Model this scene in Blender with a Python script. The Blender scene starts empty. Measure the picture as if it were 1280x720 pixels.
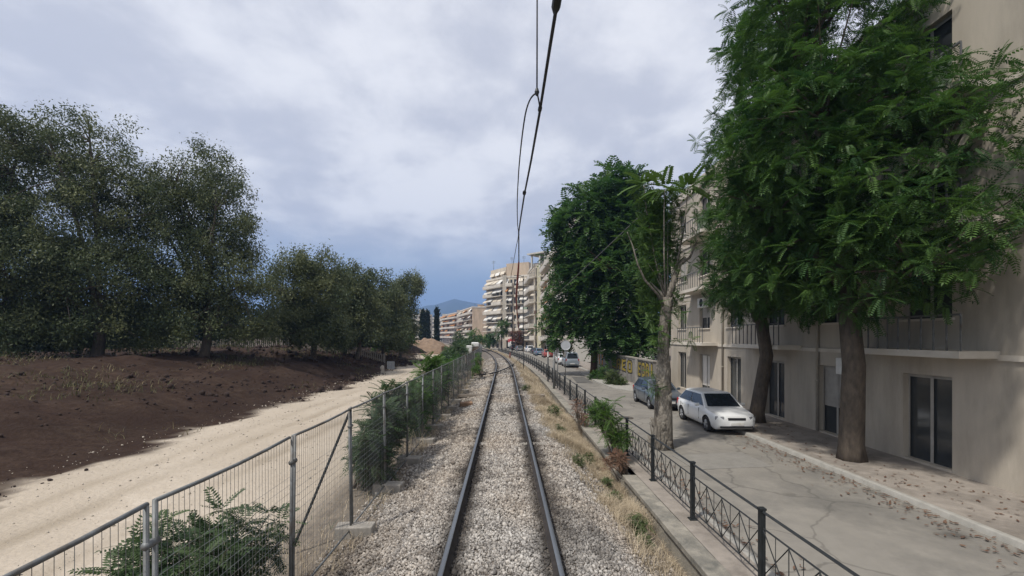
import bpy, math, random
import numpy as np
from mathutils import Vector, Matrix

random.seed(7)
RNG = np.random.default_rng(11)
PI = math.pi
scene = bpy.context.scene
COL = scene.collection
F, CH, HOR = 550.0, 2.94, 420.5           # focal length (px of a 1280 wide frame), eye height over the rail, horizon row


def at(x, y, Y):
    """Place in the world (metres) of a spot seen at pixel x, y whose distance is Y."""
    return np.array([(x - 640) / F * Y, Y, CH - (y - HOR) / F * Y])


def onz(x, y, z):
    Y = (CH - z) * F / (y - HOR)
    return np.array([(x - 640) / F * Y, Y, z])


def xc(Y):                                 # centre line of the track: straight, then a long bend to the left
    Y = np.asarray(Y, float)
    c = np.clip(Y - 35, 0, 95)
    return -0.05 - 0.0155 * Y - c * c / 900.0 - np.clip(Y - 130, 0, None) * (2 * 95 / 900.0)


def P(d, Y, z):
    return np.array([float(xc(Y)) + d, Y, z])


# ------------------------------------------------------------------ materials
def nn(nt, typ, **kw):
    n = nt.nodes.new(typ)
    for k, v in kw.items():
        if k.startswith('i_'):
            n.inputs[k[2:].replace('_', ' ')].default_value = v
        else:
            setattr(n, k, v)
    return n


def c4(c):
    return (c[0], c[1], c[2], 1.0)


MATS = {}


def mat(name, a, b=None, scale=3.0, rough=0.8, metal=0.0, bump=0.0, bscale=40.0, spec=0.3, coat=0.0,
        attr=None, stretch=None, c=None, vary=0.0):
    """Two-tone noise material (a..b), optional third grime tone c, bump, optional per-point attribute instead of noise."""
    if name in MATS:
        return MATS[name]
    m = bpy.data.materials.new(name)
    m.use_nodes = True
    nt = m.node_tree
    L = nt.links
    p = nt.nodes['Principled BSDF']
    p.inputs['Roughness'].default_value = rough
    p.inputs['Metallic'].default_value = metal
    p.inputs['Specular IOR Level'].default_value = spec
    p.inputs['Coat Weight'].default_value = coat
    p.inputs['Coat Roughness'].default_value = 0.08
    tc = nn(nt, 'ShaderNodeTexCoord')
    src = tc.outputs['Object']
    if stretch:
        mp = nn(nt, 'ShaderNodeMapping')
        mp.inputs['Scale'].default_value = stretch
        L.new(src, mp.inputs['Vector'])
        src = mp.outputs['Vector']
    b = b or tuple(x * 0.8 for x in a)
    mx = nn(nt, 'ShaderNodeMix', data_type='RGBA')
    mx.inputs['A'].default_value = c4(a)
    mx.inputs['B'].default_value = c4(b)
    if attr:
        at_ = nn(nt, 'ShaderNodeAttribute', attribute_name=attr)
        L.new(at_.outputs['Fac'], mx.inputs['Factor'])
    else:
        no = nn(nt, 'ShaderNodeTexNoise')
        no.inputs['Scale'].default_value = scale
        no.inputs['Detail'].default_value = 6
        no.inputs['Roughness'].default_value = 0.65
        L.new(src, no.inputs['Vector'])
        rp = nn(nt, 'ShaderNodeMapRange')
        rp.inputs['From Min'].default_value = 0.32
        rp.inputs['From Max'].default_value = 0.68
        L.new(no.outputs['Fac'], rp.inputs['Value'])
        L.new(rp.outputs['Result'], mx.inputs['Factor'])
    out = mx.outputs['Result']
    if c:
        n2 = nn(nt, 'ShaderNodeTexNoise')
        n2.inputs['Scale'].default_value = scale * 0.37
        n2.inputs['Detail'].default_value = 8
        n2.inputs['Roughness'].default_value = 0.7
        L.new(src, n2.inputs['Vector'])
        r2 = nn(nt, 'ShaderNodeMapRange')
        r2.inputs['From Min'].default_value = 0.48
        r2.inputs['From Max'].default_value = 0.66
        L.new(n2.outputs['Fac'], r2.inputs['Value'])
        m2 = nn(nt, 'ShaderNodeMix', data_type='RGBA')
        m2.inputs['B'].default_value = c4(c)
        L.new(out, m2.inputs['A'])
        L.new(r2.outputs['Result'], m2.inputs['Factor'])
        out = m2.outputs['Result']
    L.new(out, p.inputs['Base Color'])
    if bump:
        nb = nn(nt, 'ShaderNodeTexNoise')
        nb.inputs['Scale'].default_value = bscale
        nb.inputs['Detail'].default_value = 5
        L.new(src, nb.inputs['Vector'])
        bp = nn(nt, 'ShaderNodeBump')
        bp.inputs['Strength'].default_value = bump
        bp.inputs['Distance'].default_value = 0.06 if bump > 1.2 else 0.02
        L.new(nb.outputs['Fac'], bp.inputs['Height'])
        L.new(bp.outputs['Normal'], p.inputs['Normal'])
    MATS[name] = m
    return m


def leafmat(name, a, b, trans=0.25, rough=0.55):
    m = bpy.data.materials.new(name)
    m.use_nodes = True
    nt = m.node_tree
    L = nt.links
    p = nt.nodes['Principled BSDF']
    p.inputs['Roughness'].default_value = rough
    p.inputs['Specular IOR Level'].default_value = 0.25
    at_ = nn(nt, 'ShaderNodeAttribute', attribute_name='rnd')
    mx = nn(nt, 'ShaderNodeMix', data_type='RGBA')
    mx.inputs['A'].default_value = c4(a)
    mx.inputs['B'].default_value = c4(b)
    L.new(at_.outputs['Fac'], mx.inputs['Factor'])
    L.new(mx.outputs['Result'], p.inputs['Base Color'])
    tr = nn(nt, 'ShaderNodeBsdfTranslucent')
    hs = nn(nt, 'ShaderNodeHueSaturation')
    hs.inputs['Value'].default_value = 1.3
    hs.inputs['Saturation'].default_value = 1.1
    L.new(mx.outputs['Result'], hs.inputs['Color'])
    L.new(hs.outputs['Color'], tr.inputs['Color'])
    ms = nn(nt, 'ShaderNodeMixShader')
    ms.inputs['Fac'].default_value = trans
    L.new(p.outputs['BSDF'], ms.inputs[1])
    L.new(tr.outputs['BSDF'], ms.inputs[2])
    L.new(ms.outputs['Shader'], nt.nodes['Material Output'].inputs['Surface'])
    return m


M_concrete = mat('concrete', (.34, .315, .28), (.24, .22, .195), 5, .9, bump=.25, bscale=60, c=(.20, .19, .17))
M_coping = mat('coping_stone', (.31, .285, .24), (.20, .187, .16), 3.5, .92, bump=.5, bscale=40, c=(.125, .122, .108))
M_paving = mat('paving', (.31, .275, .24), (.22, .195, .17), 2.5, .9, bump=.2, bscale=60, c=(.17, .15, .13))
M_galv = mat('galvanised_steel', (.215, .225, .23), (.13, .135, .135), 7, .6, .45, c=(.12, .105, .09))
M_rail_dark = mat('rail_rust', (.050, .042, .038), (.025, .022, .022), 6, .8, 0.0, bump=.2)
M_rail_top = mat('rail_polished', (.20, .215, .235), (.14, .15, .165), 2, .42, .7, stretch=(1, .15, 1))
M_iron = mat('black_iron', (.030, .034, .036), (.017, .019, .02), 6, .55, .2)
M_cable = mat('cable_rubber', (.03, .03, .034), (.018, .018, .02), 6, .6)
M_tyre = mat('tyre', (.018, .018, .019), (.028, .027, .026), 8, .85)
M_rim = mat('alloy', (.42, .43, .45), (.30, .31, .32), 9, .35, .8)
M_black = mat('black_plastic', (.02, .02, .022), (.028, .028, .03), 9, .6)
M_glass = mat('dark_glass', (.015, .02, .026), (.03, .037, .045), 2, .06, 0, spec=.7)
M_wglass = mat('window_glass', (.03, .035, .04), (.07, .075, .075), .35, .1, 0, spec=.6)
M_lamp = mat('lamp_lens', (.30, .31, .33), (.2, .21, .23), 9, .15, .2, spec=.7)
M_red = mat('tail_lens', (.42, .02, .02), (.3, .015, .015), 9, .2, spec=.6)
M_white = mat('white_paint', (.72, .72, .70), (.6, .6, .58), 3, .6, c=(.52, .5, .46))
M_bark = mat('bark', (.13, .105, .083), (.065, .054, .044), 9, .95, bump=.9, bscale=18, stretch=(1, 1, .35))
M_palebark = mat('pale_bark', (.27, .245, .21), (.13, .115, .095), 7, .95, bump=1.4, bscale=14, c=(.075, .063, .052), stretch=(1, 1, .45))
M_trunk_red = mat('brown_bark', (.14, .085, .055), (.08, .05, .035), 8, .95, bump=.8, bscale=20)
M_twig = mat('twig', (.20, .165, .13), (.12, .10, .08), 8, .9)
M_leaf = leafmat('ailanthus_leaf', (.020, .058, .020), (.088, .16, .038), .3)
M_leaf_lt = leafmat('young_leaf', (.035, .085, .020), (.095, .16, .035), .3)
M_shrub = leafmat('shrub_leaf', (.024, .05, .026), (.07, .108, .042), .28)
M_shoot = leafmat('shoot_leaf', (.024, .062, .02), (.10, .165, .04), .3)
M_euca = leafmat('eucalyptus_leaf', (.045, .066, .032), (.15, .165, .075), .25)
M_cyp = leafmat('cypress_leaf', (.014, .026, .016), (.026, .042, .022), .1)
M_dry = leafmat('dry_grass_blade', (.53, .45, .33), (.27, .215, .15), .25, .85)
M_weed = leafmat('weed_leaf', (.055, .085, .03), (.10, .125, .05), .25)
M_brownweed = leafmat('withered_leaf', (.12, .065, .045), (.19, .12, .08), .2, .85)


# ------------------------------------------------------------------ mesh helpers
class MB:
    def __init__(s):
        s.v, s.f, s.m = [], [], []

    def add(s, vs, fs, m=0):
        o = len(s.v)
        s.v.extend([tuple(map(float, p)) for p in vs])
        for f in fs:
            s.f.append(tuple(i + o for i in f))
            s.m.append(m)

    def box(s, c, size, rz=0.0, m=0):
        hx, hy, hz = size[0] / 2, size[1] / 2, size[2] / 2
        ca, sa = math.cos(rz), math.sin(rz)
        vs = []
        for z in (-hz, hz):
            for x, y in ((-hx, -hy), (hx, -hy), (hx, hy), (-hx, hy)):
                vs.append((c[0] + x * ca - y * sa, c[1] + x * sa + y * ca, c[2] + z))
        s.add(vs, [(3, 2, 1, 0), (4, 5, 6, 7), (0, 1, 5, 4), (1, 2, 6, 5), (2, 3, 7, 6), (3, 0, 4, 7)], m)

    def rough_box(s, c, size, rz, jit, m=0):
        o = len(s.v)
        s.box(c, size, rz, m)
        for i in range(o, len(s.v)):
            s.v[i] = tuple(q + random.uniform(-jit, jit) for q in s.v[i])

    def tube(s, pts, r, seg=6, m=0, caps=True):
        pts = [Vector(p) for p in pts]
        n = len(pts)
        rs = r if isinstance(r, (list, tuple, np.ndarray)) else [r] * n
        o = len(s.v)
        ref = None
        for i, p in enumerate(pts):
            t = (pts[min(i + 1, n - 1)] - pts[max(i - 1, 0)])
            t = t.normalized() if t.length > 1e-9 else Vector((0, 0, 1))
            if ref is None:
                ref = Vector((1, 0, 0)) if abs(t.x) < .9 else Vector((0, 1, 0))
            u = (ref - t * ref.dot(t))
            if u.length < 1e-6:
                u = t.orthogonal()
            u.normalize()
            ref = u
            w = t.cross(u)
            for k in range(seg):
                a = 2 * PI * k / seg
                q = p + (u * math.cos(a) + w * math.sin(a)) * rs[i]
                s.v.append((q.x, q.y, q.z))
        for i in range(n - 1):
            for k in range(seg):
                k2 = (k + 1) % seg
                s.f.append((o + i * seg + k, o + i * seg + k2, o + (i + 1) * seg + k2, o + (i + 1) * seg + k))
                s.m.append(m)
        if caps:
            s.f.append(tuple(o + k for k in range(seg))[::-1])
            s.f.append(tuple(o + (n - 1) * seg + k for k in range(seg)))
            s.m += [m, m]

    def prism(s, poly, axis, a0, a1, m=0):
        """poly in the two axes other than `axis` (0,1,2), extruded a0..a1."""
        n = len(poly)
        vs = []
        for a in (a0, a1):
            for p in poly:
                q = list(p)
                q.insert(axis, a)
                vs.append(q)
        fs = [tuple(range(n))[::-1], tuple(range(n, 2 * n))]
        fs += [(i, (i + 1) % n, n + (i + 1) % n, n + i) for i in range(n)]
        s.add(vs, fs, m)

    def lathe(s, prof, org=(0, 0, 0), axis=2, seg=20, m=0):
        """prof: (radius, height) pairs."""
        o = len(s.v)
        for r, h in prof:
            for k in range(seg):
                a = 2 * PI * k / seg
                q = [r * math.cos(a), r * math.sin(a)]
                q.insert(axis, h)
                s.v.append(tuple(q[i] + org[i] for i in range(3)))
        for i in range(len(prof) - 1):
            for k in range(seg):
                k2 = (k + 1) % seg
                s.f.append((o + i * seg + k, o + i * seg + k2, o + (i + 1) * seg + k2, o + (i + 1) * seg + k))
                s.m.append(m)

    def build(s, name, mats, parent=None, org=(0, 0, 0), smooth=False, bevel=0.0):
        me = bpy.data.meshes.new(name)
        vs = [(p[0] - org[0], p[1] - org[1], p[2] - org[2]) for p in s.v] if any(org) else s.v
        me.from_pydata(vs, [], s.f)
        if not isinstance(mats, (list, tuple)):
            mats = [mats]
        for m in mats:
            me.materials.append(m)
        me.polygons.foreach_set('material_index', s.m)
        if smooth:
            me.polygons.foreach_set('use_smooth', [True] * len(s.f))
        me.update()
        o = bpy.data.objects.new(name, me)
        COL.objects.link(o)
        if parent is not None:
            o.parent = parent
        elif any(org):
            o.location = org
        if bevel:
            b = o.modifiers.new('bevel', 'BEVEL')
            b.width = bevel
            b.segments = 2
            b.limit_method = 'ANGLE'
        return o


def np_mesh(name, verts, faces, mats, parent=None, org=(0, 0, 0), attrs=None, midx=None, smooth=False):
    verts = np.asarray(verts, np.float32) - np.asarray(org, np.float32)
    faces = np.asarray(faces, np.int32)
    nf, k = faces.shape
    me = bpy.data.meshes.new(name)
    me.vertices.add(len(verts))
    me.vertices.foreach_set('co', verts.ravel())
    me.loops.add(nf * k)
    me.loops.foreach_set('vertex_index', faces.ravel())
    me.polygons.add(nf)
    me.polygons.foreach_set('loop_start', np.arange(0, nf * k, k, dtype=np.int32))
    me.polygons.foreach_set('loop_total', np.full(nf, k, np.int32))
    for m in (mats if isinstance(mats, (list, tuple)) else [mats]):
        me.materials.append(m)
    if midx is not None:
        me.polygons.foreach_set('material_index', np.asarray(midx, np.int32))
    if smooth:
        me.polygons.foreach_set('use_smooth', np.ones(nf, bool))
    for an, av in (attrs or {}).items():
        a = me.attributes.new(an, 'FLOAT', 'POINT')
        a.data.foreach_set('value', np.asarray(av, np.float32))
    me.update(calc_edges=True)
    o = bpy.data.objects.new(name, me)
    COL.objects.link(o)
    if parent is not None:
        o.parent = parent
    elif any(org):
        o.location = org
    return o


def tag(o, label=None, cat=None, group=None, kind=None):
    if label:
        o['label'] = label
    if cat:
        o['category'] = cat
    if group:
        o['group'] = group
    if kind:
        o['kind'] = kind
    return o


def thing(name, label, cat, loc=(0, 0, 0), rz=0.0, group=None):
    o = bpy.data.objects.new(name, None)
    COL.objects.link(o)
    o.location = [float(q) for q in loc]
    o.rotation_euler = (0, 0, rz)
    o.empty_display_size = .3
    return tag(o, label, cat, group)


def copy_tree(o, parent=None):
    c = o.copy()
    COL.objects.link(c)
    if parent is not None:
        c.parent = parent
    for ch in [q for q in KIDS.get(o.name, [])]:
        copy_tree(ch, c)
    return c


KIDS = {}


def index_kids():
    KIDS.clear()
    for o in COL.objects:
        if o.parent:
            KIDS.setdefault(o.parent.name, []).append(o)


def vnoise(x, y, seed=0):
    """Cheap smooth pseudo noise in about -1..1 on numpy arrays."""
    r = np.random.default_rng(seed)
    out = 0
    for i in range(6):
        a, b = r.uniform(.4, 1.6, 2) * (1.55 ** i)
        th = r.uniform(0, 6.28)
        out = out + np.sin(x * a * math.cos(th) + y * b * math.sin(th) + r.uniform(0, 6.28)) * (.75 ** i)
    return out / 2.4


# ------------------------------------------------------------------ ground
D_PROF = [(-3000, -.8), (-400, -.6), (-150, 0.2), (-80, .9), (-50, 1.5), (-24, 1.65), (-19.5, 1.45), (-16, .75), (-13.5, .05), (-11.6, -.5),
          (-4, -.5), (-3.0, -.42), (-2.5, -.37), (-1.9, -.31), (-1.5, -.24), (-1.15, -.17), (1.2, -.17), (1.6, -.26), (2.2, -.62),
          (2.75, -1.02), (3.2, -1.24), (3.6, -1.26), (9, -1.1), (20, -.95), (60, -.85), (400, -.9), (3000, -.9)]
DP = np.array(D_PROF)


def ruts(d, Y):
    w = d + .35 * np.sin(Y * .09 + .6)
    return np.exp(-((w + 6.3) / .22) ** 2) + np.exp(-((w + 8.0) / .22) ** 2) + .6 * np.exp(-((w + 9.2) / .2) ** 2)


def gz(d, Y):
    d = np.asarray(d, float)
    Y = np.asarray(Y, float)
    shift = np.clip((Y - 48) / 40, 0, 1) * 3.0 + .5 * vnoise(Y * .35, Y * 0, 3) * (d < -9)
    z = np.interp(d + np.where(d < -6, shift, 0), DP[:, 0], DP[:, 1])
    bank = np.clip((-11 - d) / 3, 0, 1) * np.clip((d + 200) / 100, 0, 1)
    z = z + bank * (.30 * vnoise(d * .7, Y * .6, 5) + .10 * vnoise(d * 2.1, Y * 1.7, 6)) + .035 * vnoise(d * 1.1, Y * .8, 8) * (d < -2.8) - .03 * ruts(d, Y)
    return z


def make_ground():
    ds = np.concatenate([[-3000, -1500, -700, -400, -250, -150, -110, -80, -65], np.arange(-55, -26, 2.0), np.arange(-26, -11, .4),
                         np.arange(-11, -3, .2), np.arange(-3, 3.7, .15), [4.5, 6, 8, 10, 12, 15, 20, 30, 60, 120, 400, 1000, 3000]])
    Ys = np.concatenate([np.arange(-40, 0, 4), np.arange(0, 60, .5), np.arange(60, 140, 2), np.arange(140, 420, 12), [450, 600, 900, 1500, 2500, 4000, 6000]])
    Dg, Yg = np.meshgrid(ds, Ys)
    z = gz(Dg, Yg)
    z = np.where((np.abs(Dg - .2) < 2.4), z - .05, z)
    z = np.where(Yg > 300, z - (Yg - 300) * .0004, z)
    X = xc(np.minimum(Yg, 420)) + Dg
    v = np.stack([X, Yg, z], -1).reshape(-1, 3)
    ny, nx = Dg.shape
    i = np.arange(ny * nx).reshape(ny, nx)
    f = np.stack([i[:-1, :-1], i[:-1, 1:], i[1:, 1:], i[1:, :-1]], -1).reshape(-1, 4)
    sh = np.clip((Yg - 48) / 40, 0, 1) * 3.0 + .5 * vnoise(Yg * .35, Yg * 0, 3)
    soil = np.clip((-11.1 - (Dg + sh) + .55 * vnoise(Dg * 1.3, Yg * 1.1, 21) + .35 * vnoise(Dg * 3.1, Yg * 2.7, 22)) / .4, 0, 1)
    path = np.clip((-3.4 - Dg) / .8, 0, 1) * (1 - soil)
    m = bpy.data.materials.new('earth')
    m.use_nodes = True
    nt = m.node_tree
    L = nt.links
    p = nt.nodes['Principled BSDF']
    p.inputs['Roughness'].default_value = .95
    p.inputs['Specular IOR Level'].default_value = .1
    tc = nn(nt, 'ShaderNodeTexCoord')

    def noise(sc, det=7):
        n = nn(nt, 'ShaderNodeTexNoise')
        n.inputs['Scale'].default_value = sc
        n.inputs['Detail'].default_value = det
        n.inputs['Roughness'].default_value = .65
        L.new(tc.outputs['Object'], n.inputs['Vector'])
        r = nn(nt, 'ShaderNodeMapRange')
        r.inputs['From Min'].default_value = .33
        r.inputs['From Max'].default_value = .67
        L.new(n.outputs['Fac'], r.inputs['Value'])
        return r.outputs['Result'], n.outputs['Fac']

    def mix(a, b, f):
        x = nn(nt, 'ShaderNodeMix', data_type='RGBA')
        for nm, q in (('A', a), ('B', b)):
            if isinstance(q, tuple):
                x.inputs[nm].default_value = c4(q)
            else:
                L.new(q, x.inputs[nm])
        L.new(f, x.inputs['Factor'])
        return x.outputs['Result']
    n1, r1 = noise(.5)
    n2, r2 = noise(3.5)
    n3, r3 = noise(.22)
    base = mix((.225, .19, .15), (.14, .12, .10), n2)
    pale = mix(mix((.53, .47, .395), (.40, .345, .28), n1), (.33, .28, .22), n3)
    pale = mix(pale, (.40, .345, .28), n2)
    dark = mix((.034, .019, .016), (.015, .010, .009), n1)
    dark = mix(dark, (.075, .052, .038), n3)
    dark = mix(dark, (.028, .017, .013), n2)
    a3 = nn(nt, 'ShaderNodeAttribute', attribute_name='rut')
    pale = mix(pale, (.285, .24, .185), a3.outputs['Fac'])
    a1 = nn(nt, 'ShaderNodeAttribute', attribute_name='path')
    a2 = nn(nt, 'ShaderNodeAttribute', attribute_name='soil')
    out = mix(mix(base, pale, a1.outputs['Fac']), dark, a2.outputs['Fac'])
    L.new(out, p.inputs['Base Color'])
    nb = nn(nt, 'ShaderNodeTexNoise')
    nb.inputs['Scale'].default_value = 9
    nb.inputs['Detail'].default_value = 8
    L.new(tc.outputs['Object'], nb.inputs['Vector'])
    bp = nn(nt, 'ShaderNodeBump')
    bp.inputs['Strength'].default_value = .5
    bp.inputs['Distance'].default_value = .08
    L.new(nb.outputs['Fac'], bp.inputs['Height'])
    L.new(bp.outputs['Normal'], p.inputs['Normal'])
    o = np_mesh('ground', v, f, m, attrs={'path': path.ravel(), 'soil': soil.ravel(), 'rut': np.clip(ruts(Dg, Yg) * (.6 + .5 * vnoise(Dg, Yg * .8, 66)), 0, 1).ravel()}, smooth=True)
    tag(o, kind='structure')


make_ground()


def ribbon(name, ds, zs, Ys, m, kind='structure', jit=None):
    """A sheet following the bend of the track: profile ds/zs swept along Ys."""
    ds = np.asarray(ds, float)
    Dg, Yg = np.meshgrid(ds, Ys)
    Z = np.broadcast_to(np.asarray(zs, float), Dg.shape).copy()
    if jit is not None:
        Dg, Z = jit(Dg.copy(), Yg, Z)
    v = np.stack([xc(Yg) + Dg, Yg, Z], -1).reshape(-1, 3)
    ny, nx = Dg.shape
    i = np.arange(ny * nx).reshape(ny, nx)
    f = np.stack([i[:-1, :-1], i[:-1, 1:], i[1:, 1:], i[1:, :-1]], -1).reshape(-1, 4)
    o = np_mesh(name, v, f, m)
    if kind:
        o['kind'] = kind
    return o


YS = np.concatenate([np.arange(-12, 60, .5), np.arange(60, 340, 4.0)])
# ballast bed
M_bed = mat('ballast_bed', (.20, .175, .15), (.09, .078, .068), 26, .95, bump=1.0, bscale=30, c=(.15, .12, .095))


def bedjit(D, Y, Z):
    edge = (np.abs(D - .25) > 2.3)
    D = D + edge * .18 * vnoise(Y * 1.7, D, 31)
    return D, gz(D, Y) - .012 + .01 * vnoise(D * 9, Y * 9, 4) - edge * .05


ribbon('track_ballast', np.concatenate([[-2.35], np.arange(-2.15, 2.7, .1), [2.8]]), 0, YS, M_bed, jit=bedjit)

# road, pavements, kerbs
M_asph = mat('asphalt', (.245, .228, .20), (.195, .182, .162), 1.2, .9, bump=.25, bscale=70, c=(.15, .142, .128))


def asphalt_cracks(m):
    nt = m.node_tree
    L = nt.links
    p = nt.nodes['Principled BSDF']
    src = p.inputs['Base Color'].links[0].from_socket
    tc = nn(nt, 'ShaderNodeTexCoord')
    ns = nn(nt, 'ShaderNodeTexNoise')
    ns.inputs['Scale'].default_value = 1.4
    ns.inputs['Detail'].default_value = 6
    L.new(tc.outputs['Object'], ns.inputs['Vector'])
    ad = nn(nt, 'ShaderNodeMix', data_type='VECTOR')
    ad.inputs['Factor'].default_value = .35
    L.new(tc.outputs['Object'], ad.inputs['A'])
    L.new(ns.outputs['Color'], ad.inputs['B'])
    vo = nn(nt, 'ShaderNodeTexVoronoi', feature='DISTANCE_TO_EDGE')
    vo.inputs['Scale'].default_value = .62
    L.new(ad.outputs['Result'], vo.inputs['Vector'])
    mr = nn(nt, 'ShaderNodeMapRange')
    mr.inputs['From Min'].default_value = .004
    mr.inputs['From Max'].default_value = .014
    mr.inputs['To Min'].default_value = .4
    mr.inputs['To Max'].default_value = 0
    L.new(vo.outputs['Distance'], mr.inputs['Value'])
    n2 = nn(nt, 'ShaderNodeTexNoise')
    n2.inputs['Scale'].default_value = .9
    n2.inputs['Detail'].default_value = 3
    L.new(tc.outputs['Object'], n2.inputs['Vector'])
    m2 = nn(nt, 'ShaderNodeMapRange')
    m2.inputs['From Min'].default_value = .66
    m2.inputs['From Max'].default_value = .74
    m2.inputs['To Max'].default_value = .6
    L.new(n2.outputs['Fac'], m2.inputs['Value'])
    mx_ = nn(nt, 'ShaderNodeMath', operation='MAXIMUM')
    L.new(mr.outputs['Result'], mx_.inputs[0])
    L.new(m2.outputs['Result'], mx_.inputs[1])
    mix_ = nn(nt, 'ShaderNodeMix', data_type='RGBA')
    mix_.inputs['B'].default_value = (.06, .056, .05, 1)
    L.new(src, mix_.inputs['A'])
    L.new(mx_.outputs[0], mix_.inputs['Factor'])
    L.new(mix_.outputs['Result'], p.inputs['Base Color'])


asphalt_cracks(M_asph)
ribbon('road', [4.27, 5.5, 7, 8.2, 9.3], [-.875, -.86, -.85, -.86, -.875], YS, M_asph)
M_kerb = mat('kerbstone', (.36, .345, .315), (.27, .26, .235), 4, .9, bump=.2)
ribbon('walkway', [3.56, 4.12], [-.762, -.758], YS, M_paving)
ribbon('kerb', [4.12, 4.125, 4.26, 4.27, 4.28], [-.76, -.752, -.754, -.76, -1.0], YS, M_kerb)
ribbon('far_kerb', [9.28, 9.3, 9.31, 9.44, 9.45], [-1.0, -.765, -.752, -.75, -.757], YS, M_kerb)
ribbon('pavement', [9.45, 10.5, 12.6], [-.757, -.75, -.74], YS, M_paving)
pb = MB()
pl = [(7.3, 46), (6.95, 44.5), (6.9, 36), (7.25, 31.5), (8.2, 29.5), (9.35, 29.2), (9.35, 46)]
pb.prism(pl, 2, -1.0, -.745)
o = pb.build('pavement_island', M_kerb)
o['kind'] = 'structure'
for pts, tone in (([(5.0, 24), (5.9, 23.8), (6.0, 27.9), (5.1, 28.2)], 0), ([(5.3, 36), (6.6, 35.6), (6.7, 41), (5.6, 41.4)], 1),
                  ([(5.2, 12.5), (7.6, 12.8), (7.5, 14.4), (5.1, 14)], 0)):
    pb = MB()
    pb.prism([(x, y) for x, y in pts], 2, -.87, -.843)
    o = pb.build('road_patch', mat('patch%d' % tone, (.13, .125, .117) if tone else (.24, .228, .207), None, 3, .95, bump=.2))
    o['kind'] = 'structure'


# retaining wall with coping along the right of the track
def retaining_wall(label, Y0, Y1, step):
    t = thing('retaining_wall', label, 'low wall', P(3.36, Y0, -1.3), group='low walls right of the track')
    org = tuple(t.location)
    Ys = np.arange(Y0, Y1 + .01, step)
    w = MB()
    for a, b in zip(Ys[:-1], Ys[1:]):
        p, q = P(3.24, a, 0), P(3.24, b, 0)
        p2, q2 = P(3.555, a, 0), P(3.555, b, 0)
        w.prism([(p[0], p[1]), (p2[0], p2[1]), (q2[0], q2[1]), (q[0], q[1])], 2, -1.4, -.865)
    w.build('wall_face', M_coping, t, org)
    c = MB()
    for a, b in zip(Ys[:-1], Ys[1:]):
        g = .006
        e = random.uniform(-.012, .012)
        p, q = P(3.17 + e, a + g, 0), P(3.17 + e, b - g, 0)
        p2, q2 = P(3.55, a + g, 0), P(3.55, b - g, 0)
        zt = -.750 + random.uniform(-.008, .008)
        c.prism([(p[0], p[1]), (p2[0], p2[1]), (q2[0], q2[1]), (q[0], q[1])], 2, -.862, zt)
    c.build('coping', M_coping, t, org, bevel=.012)
    return t


retaining_wall('nearest stretch of low concrete wall with flat coping beside the gravel', -6, 11.8, 1.48)
retaining_wall('long low concrete wall with coping running under the black railing into the distance', 13.2, 110, 1.52)
bk = MB()
bk.rough_box(P(3.35, 12.5, -1.02), (.36, 1.3, .22), .02, .03)
tag(bk.build('broken_coping', M_coping, org=tuple(P(3.35, 12.5, -1.12)), bevel=.02), 'sunken broken coping stone in the gap between the two low walls', 'coping stone')

# ------------------------------------------------------------------ track
track = thing('railway_track', 'single railway track with polished rails on grey gravel bending left in the distance', 'railway track', (0, 0, 0))
RY = np.concatenate([np.arange(-4, 140, 1.0), np.arange(140, 260, 5)])
for sgn in (-1, 1):
    prof = [(-.034, -.004), (-.028, 0), (.028, 0), (.034, -.004), (.034, -.035), (.009, -.052), (.009, -.13), (.07, -.15), (.07, -.165), (-.07, -.165), (-.07, -.15), (-.009, -.13), (-.009, -.052), (-.034, -.035)]
    vs = []
    for Y in RY:
        X = float(xc(Y)) + sgn * .7525
        vs += [(X + a, Y, b) for a, b in prof]
    n = len(prof)
    fs, mi = [], []
    for i in range(len(RY) - 1):
        for k in range(n):
            k2 = (k + 1) % n
            fs.append((i * n + k, i * n + k2, (i + 1) * n + k2, (i + 1) * n + k))
            mi.append(1 if k in (0, 1, 2) else 0)
    np_mesh('rail', vs, fs, [M_rail_dark, M_rail_top], track, midx=mi)
for Y, up in ((12.75, .012), (17.6, -.03), (27.2, -.01), (31.3, .02), (33.4, .0), (38.9, .02), (43.6, .01), (48, .0), (53, .01), (61, .01), (70, .01)):
    s = MB()
    X = float(xc(Y))
    poly = [(-1.24, -.33), (1.24, -.33), (1.24, -.20 + up), (1.15, -.165 + up), (.5, -.165 + up), (.45, -.19 + up), (-.45, -.19 + up), (-.5, -.165 + up), (-1.15, -.165 + up), (-1.24, -.20 + up)]
    s.prism([(a + X, b) for a, b in poly], 1, Y - .12, Y + .12)
    s.build('sleeper', M_concrete, track, bevel=.015)
beam = MB()
beam.rough_box(P(-.2, 23.3, -.185), (4.7, .26, .12), 0.0, .02)
tag(beam.build('concrete_strip', mat('dusty_concrete', (.26, .225, .19), (.17, .145, .12), 3, .95, bump=.3), org=tuple(P(-.2, 23.3, -.23)), bevel=.01), 'long thin concrete strip laid across under both rails', 'concrete strip')
cb = MB()
cp = [(590, 469.5), (597, 468.6), (606, 468), (613, 467), (621, 465), (632, 461), (640, 456.5), (645, 452.5), (649, 447.5)]
pts = []
for i, (x, y) in enumerate(cp):
    q = onz(x, y, (-.28, -.16, .03, .03, .03, .03, .0, -.25, -.5)[i])
    pts.append(q)
pts = [Vector(p) for p in pts]
cb.tube(pts, .055, 6)
tag(cb.build('track_cable', M_cable, org=tuple(pts[0])), 'thick dark cable lying slantwise across the rails', 'cable')

# ------------------------------------------------------------------ ballast stones, dry grass, weeds
ICO_V = None


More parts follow.
